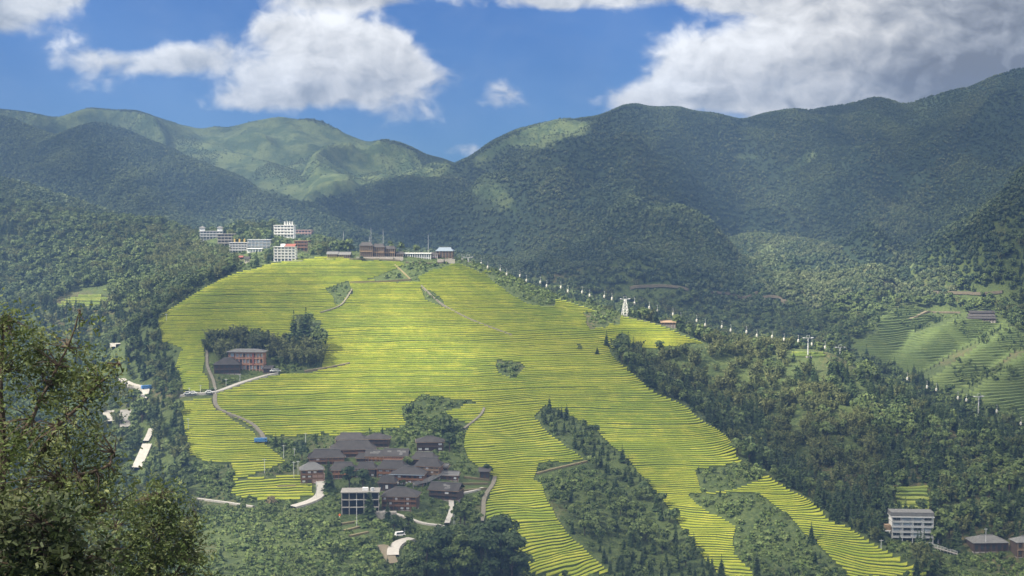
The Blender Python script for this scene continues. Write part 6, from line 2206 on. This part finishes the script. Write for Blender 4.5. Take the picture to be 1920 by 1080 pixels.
# ------------------------------------------------------------------ foreground trees
def near_tree(base, blobs, limbs, label, m_, nleaf, leaf, seed, trunk_r=0.16, twig=True):
    """blobs: (u, v, Y, ru px, rv px, share)"""
    r = np.random.default_rng(seed)
    first = Vector(base)
    zg = float(gz(np.array([base[0]]), np.array([base[1]]))[0])
    base = (base[0], base[1], min(base[2], zg))
    t = thing('foreground_tree', label, 'tree', base)
    B = Vector(base)
    wood = MB()
    wood.tube((0, 0, -0.6), first - B, limbs[0][1] * 1.35, limbs[0][1], M_BARK, 8)
    L = Leaves()
    tips = []
    for (path, r0, r1) in limbs:
        q = [Vector(P(*p)) - B for p in path]
        q2 = []
        for a, b in zip(q[:-1], q[1:]):
            for i in range(3):
                q2.append(a.lerp(b, i / 3) + Vector(r.normal(size=3) * 0.03))
        q2.append(q[-1])
        for i, (a, b) in enumerate(zip(q2[:-1], q2[1:])):
            n = len(q2) - 1
            wood.tube(a, b, r0 + (r1 - r0) * i / n, r0 + (r1 - r0) * (i + 1) / n, M_BARK, 7)
        tips += [(q2[int(i)], 1) for i in np.linspace(len(q2) * 0.3, len(q2) - 1, 6)]
    tp = np.array([tuple(a) for a, _ in tips])
    tot = sum(b[5] for b in blobs)
    for (u, v, Y, ru, rv, share) in blobs:
        C = np.array(Vector(P(u, v, Y)) - B); s = Y / F
        R = np.array([ru * s, 0.8 * (ru + rv) / 2 * s, rv * s])
        n_tw = max(3, int(nleaf * share / tot / 26))
        for i in range(n_tw):
            d = rnd_unit(r)
            p = C + d * R * r.random() ** 0.45
            a = tp[np.argmin(((tp - p) ** 2).sum(1))]
            if np.linalg.norm(p - a) < 2.2:
                mid = (a + p) / 2 + r.normal(size=3) * 0.06 + np.array([0, 0, 0.05])
                wood.tube(a, mid, 0.018, 0.012, M_BARK, 3); wood.tube(mid, p, 0.012, 0.006, M_BARK, 3)
            dirn = (p - a); dirn /= np.linalg.norm(dirn) + 1e-9
            dirn = dirn * 0.6 + rnd_unit(r) * 0.6 + np.array([0, 0, 0.15]); dirn /= np.linalg.norm(dirn)
            ln = 0.45 + 0.5 * r.random()
            for k in range(26):
                f = r.random()
                c = p + dirn * ln * (f - 0.4) + r.normal(size=3) * 0.10
                nrm = rnd_unit(r) * 0.8 + np.array([0, 0, 0.7]); nrm /= np.linalg.norm(nrm)
                ax, bx = frame_for(nrm, r)
                sz = leaf * (0.6 + 0.8 * r.random())
                L.quad(c, ax * sz, bx * sz * 0.42)
    wood.build('branches', t)
    link('crown', L.mesh('crown', m_), t)
    return t


def build_foreground():
    near_tree(P(-30, 1330, 30), [(40, 690, 30, 95, 95, 1.0), (110, 700, 30.5, 90, 75, 0.8), (60, 830, 29.5, 130, 90, 1.3), (170, 720, 30, 60, 40, 0.35), (200, 690, 30, 26, 14, 0.10), (150, 600, 30, 12, 30, 0.05), (15, 620, 30, 40, 50, 0.4),
                                (150, 850, 30, 70, 70, 0.6), (60, 950, 29, 150, 90, 1.6), (180, 930, 30, 90, 70, 0.9), (40, 1050, 29, 130, 80, 1.2), (-120, 800, 31, 140, 220, 1.6)],
              [([(-30, 1330, 30), (0, 1100, 30), (5, 900, 30), (2, 740, 30), (8, 600, 30)], 0.17, 0.025),
               ([(2, 900, 30), (60, 780, 29.8), (110, 690, 30), (150, 580, 30)], 0.06, 0.012),
               ([(20, 950, 30), (110, 800, 29.6), (170, 735, 30), (225, 682, 30)], 0.07, 0.010),
               ([(5, 1000, 30), (120, 900, 29.4), (200, 870, 29.6), (215, 850, 30)], 0.06, 0.010),
               ([(5, 820, 30), (-60, 700, 30.5), (-140, 620, 31)], 0.06, 0.012),
               ([(0, 1050, 30), (-120, 900, 31), (-180, 760, 31)], 0.07, 0.012),
               ([(0, 1080, 30), (100, 1010, 29), (190, 960, 29.5)], 0.06, 0.01)],
              'big olive-leaved tree filling the lower left of the photo', M_NEAR, 17500, 0.040, 5)
    near_tree(P(300, 1330, 46), [(300, 960, 46, 70, 60, 1.0), (340, 1020, 46, 55, 70, 0.9), (240, 1020, 46, 90, 80, 1.3), (290, 1080, 46, 110, 60, 1.3)],
              [([(300, 1330, 46), (300, 1120, 46), (295, 930, 46)], 0.16, 0.02), ([(300, 1150, 46), (350, 1040, 46), (365, 980, 46)], 0.07, 0.012), ([(300, 1160, 46), (230, 1050, 46), (215, 990, 46)], 0.07, 0.012)],
              'olive tree with a rounded crown right of the big foreground tree', M_NEAR, 11000, 0.052, 6)
    near_tree(P(60, 1400, 24), [(60, 1000, 24, 110, 70, 1.0), (30, 1080, 24, 120, 60, 1.0), (140, 1070, 24, 70, 50, 0.6)],
              [([(60, 1400, 24), (70, 1150, 24), (80, 980, 24)], 0.10, 0.015), ([(70, 1180, 24), (20, 1060, 24)], 0.04, 0.01), ([(70, 1180, 24), (150, 1060, 24)], 0.04, 0.01)],
              'dark glossy-leaved young tree at the bottom left corner', M_DARKLEAF, 4200, 0.055, 8)


build_foreground()
build_forest()
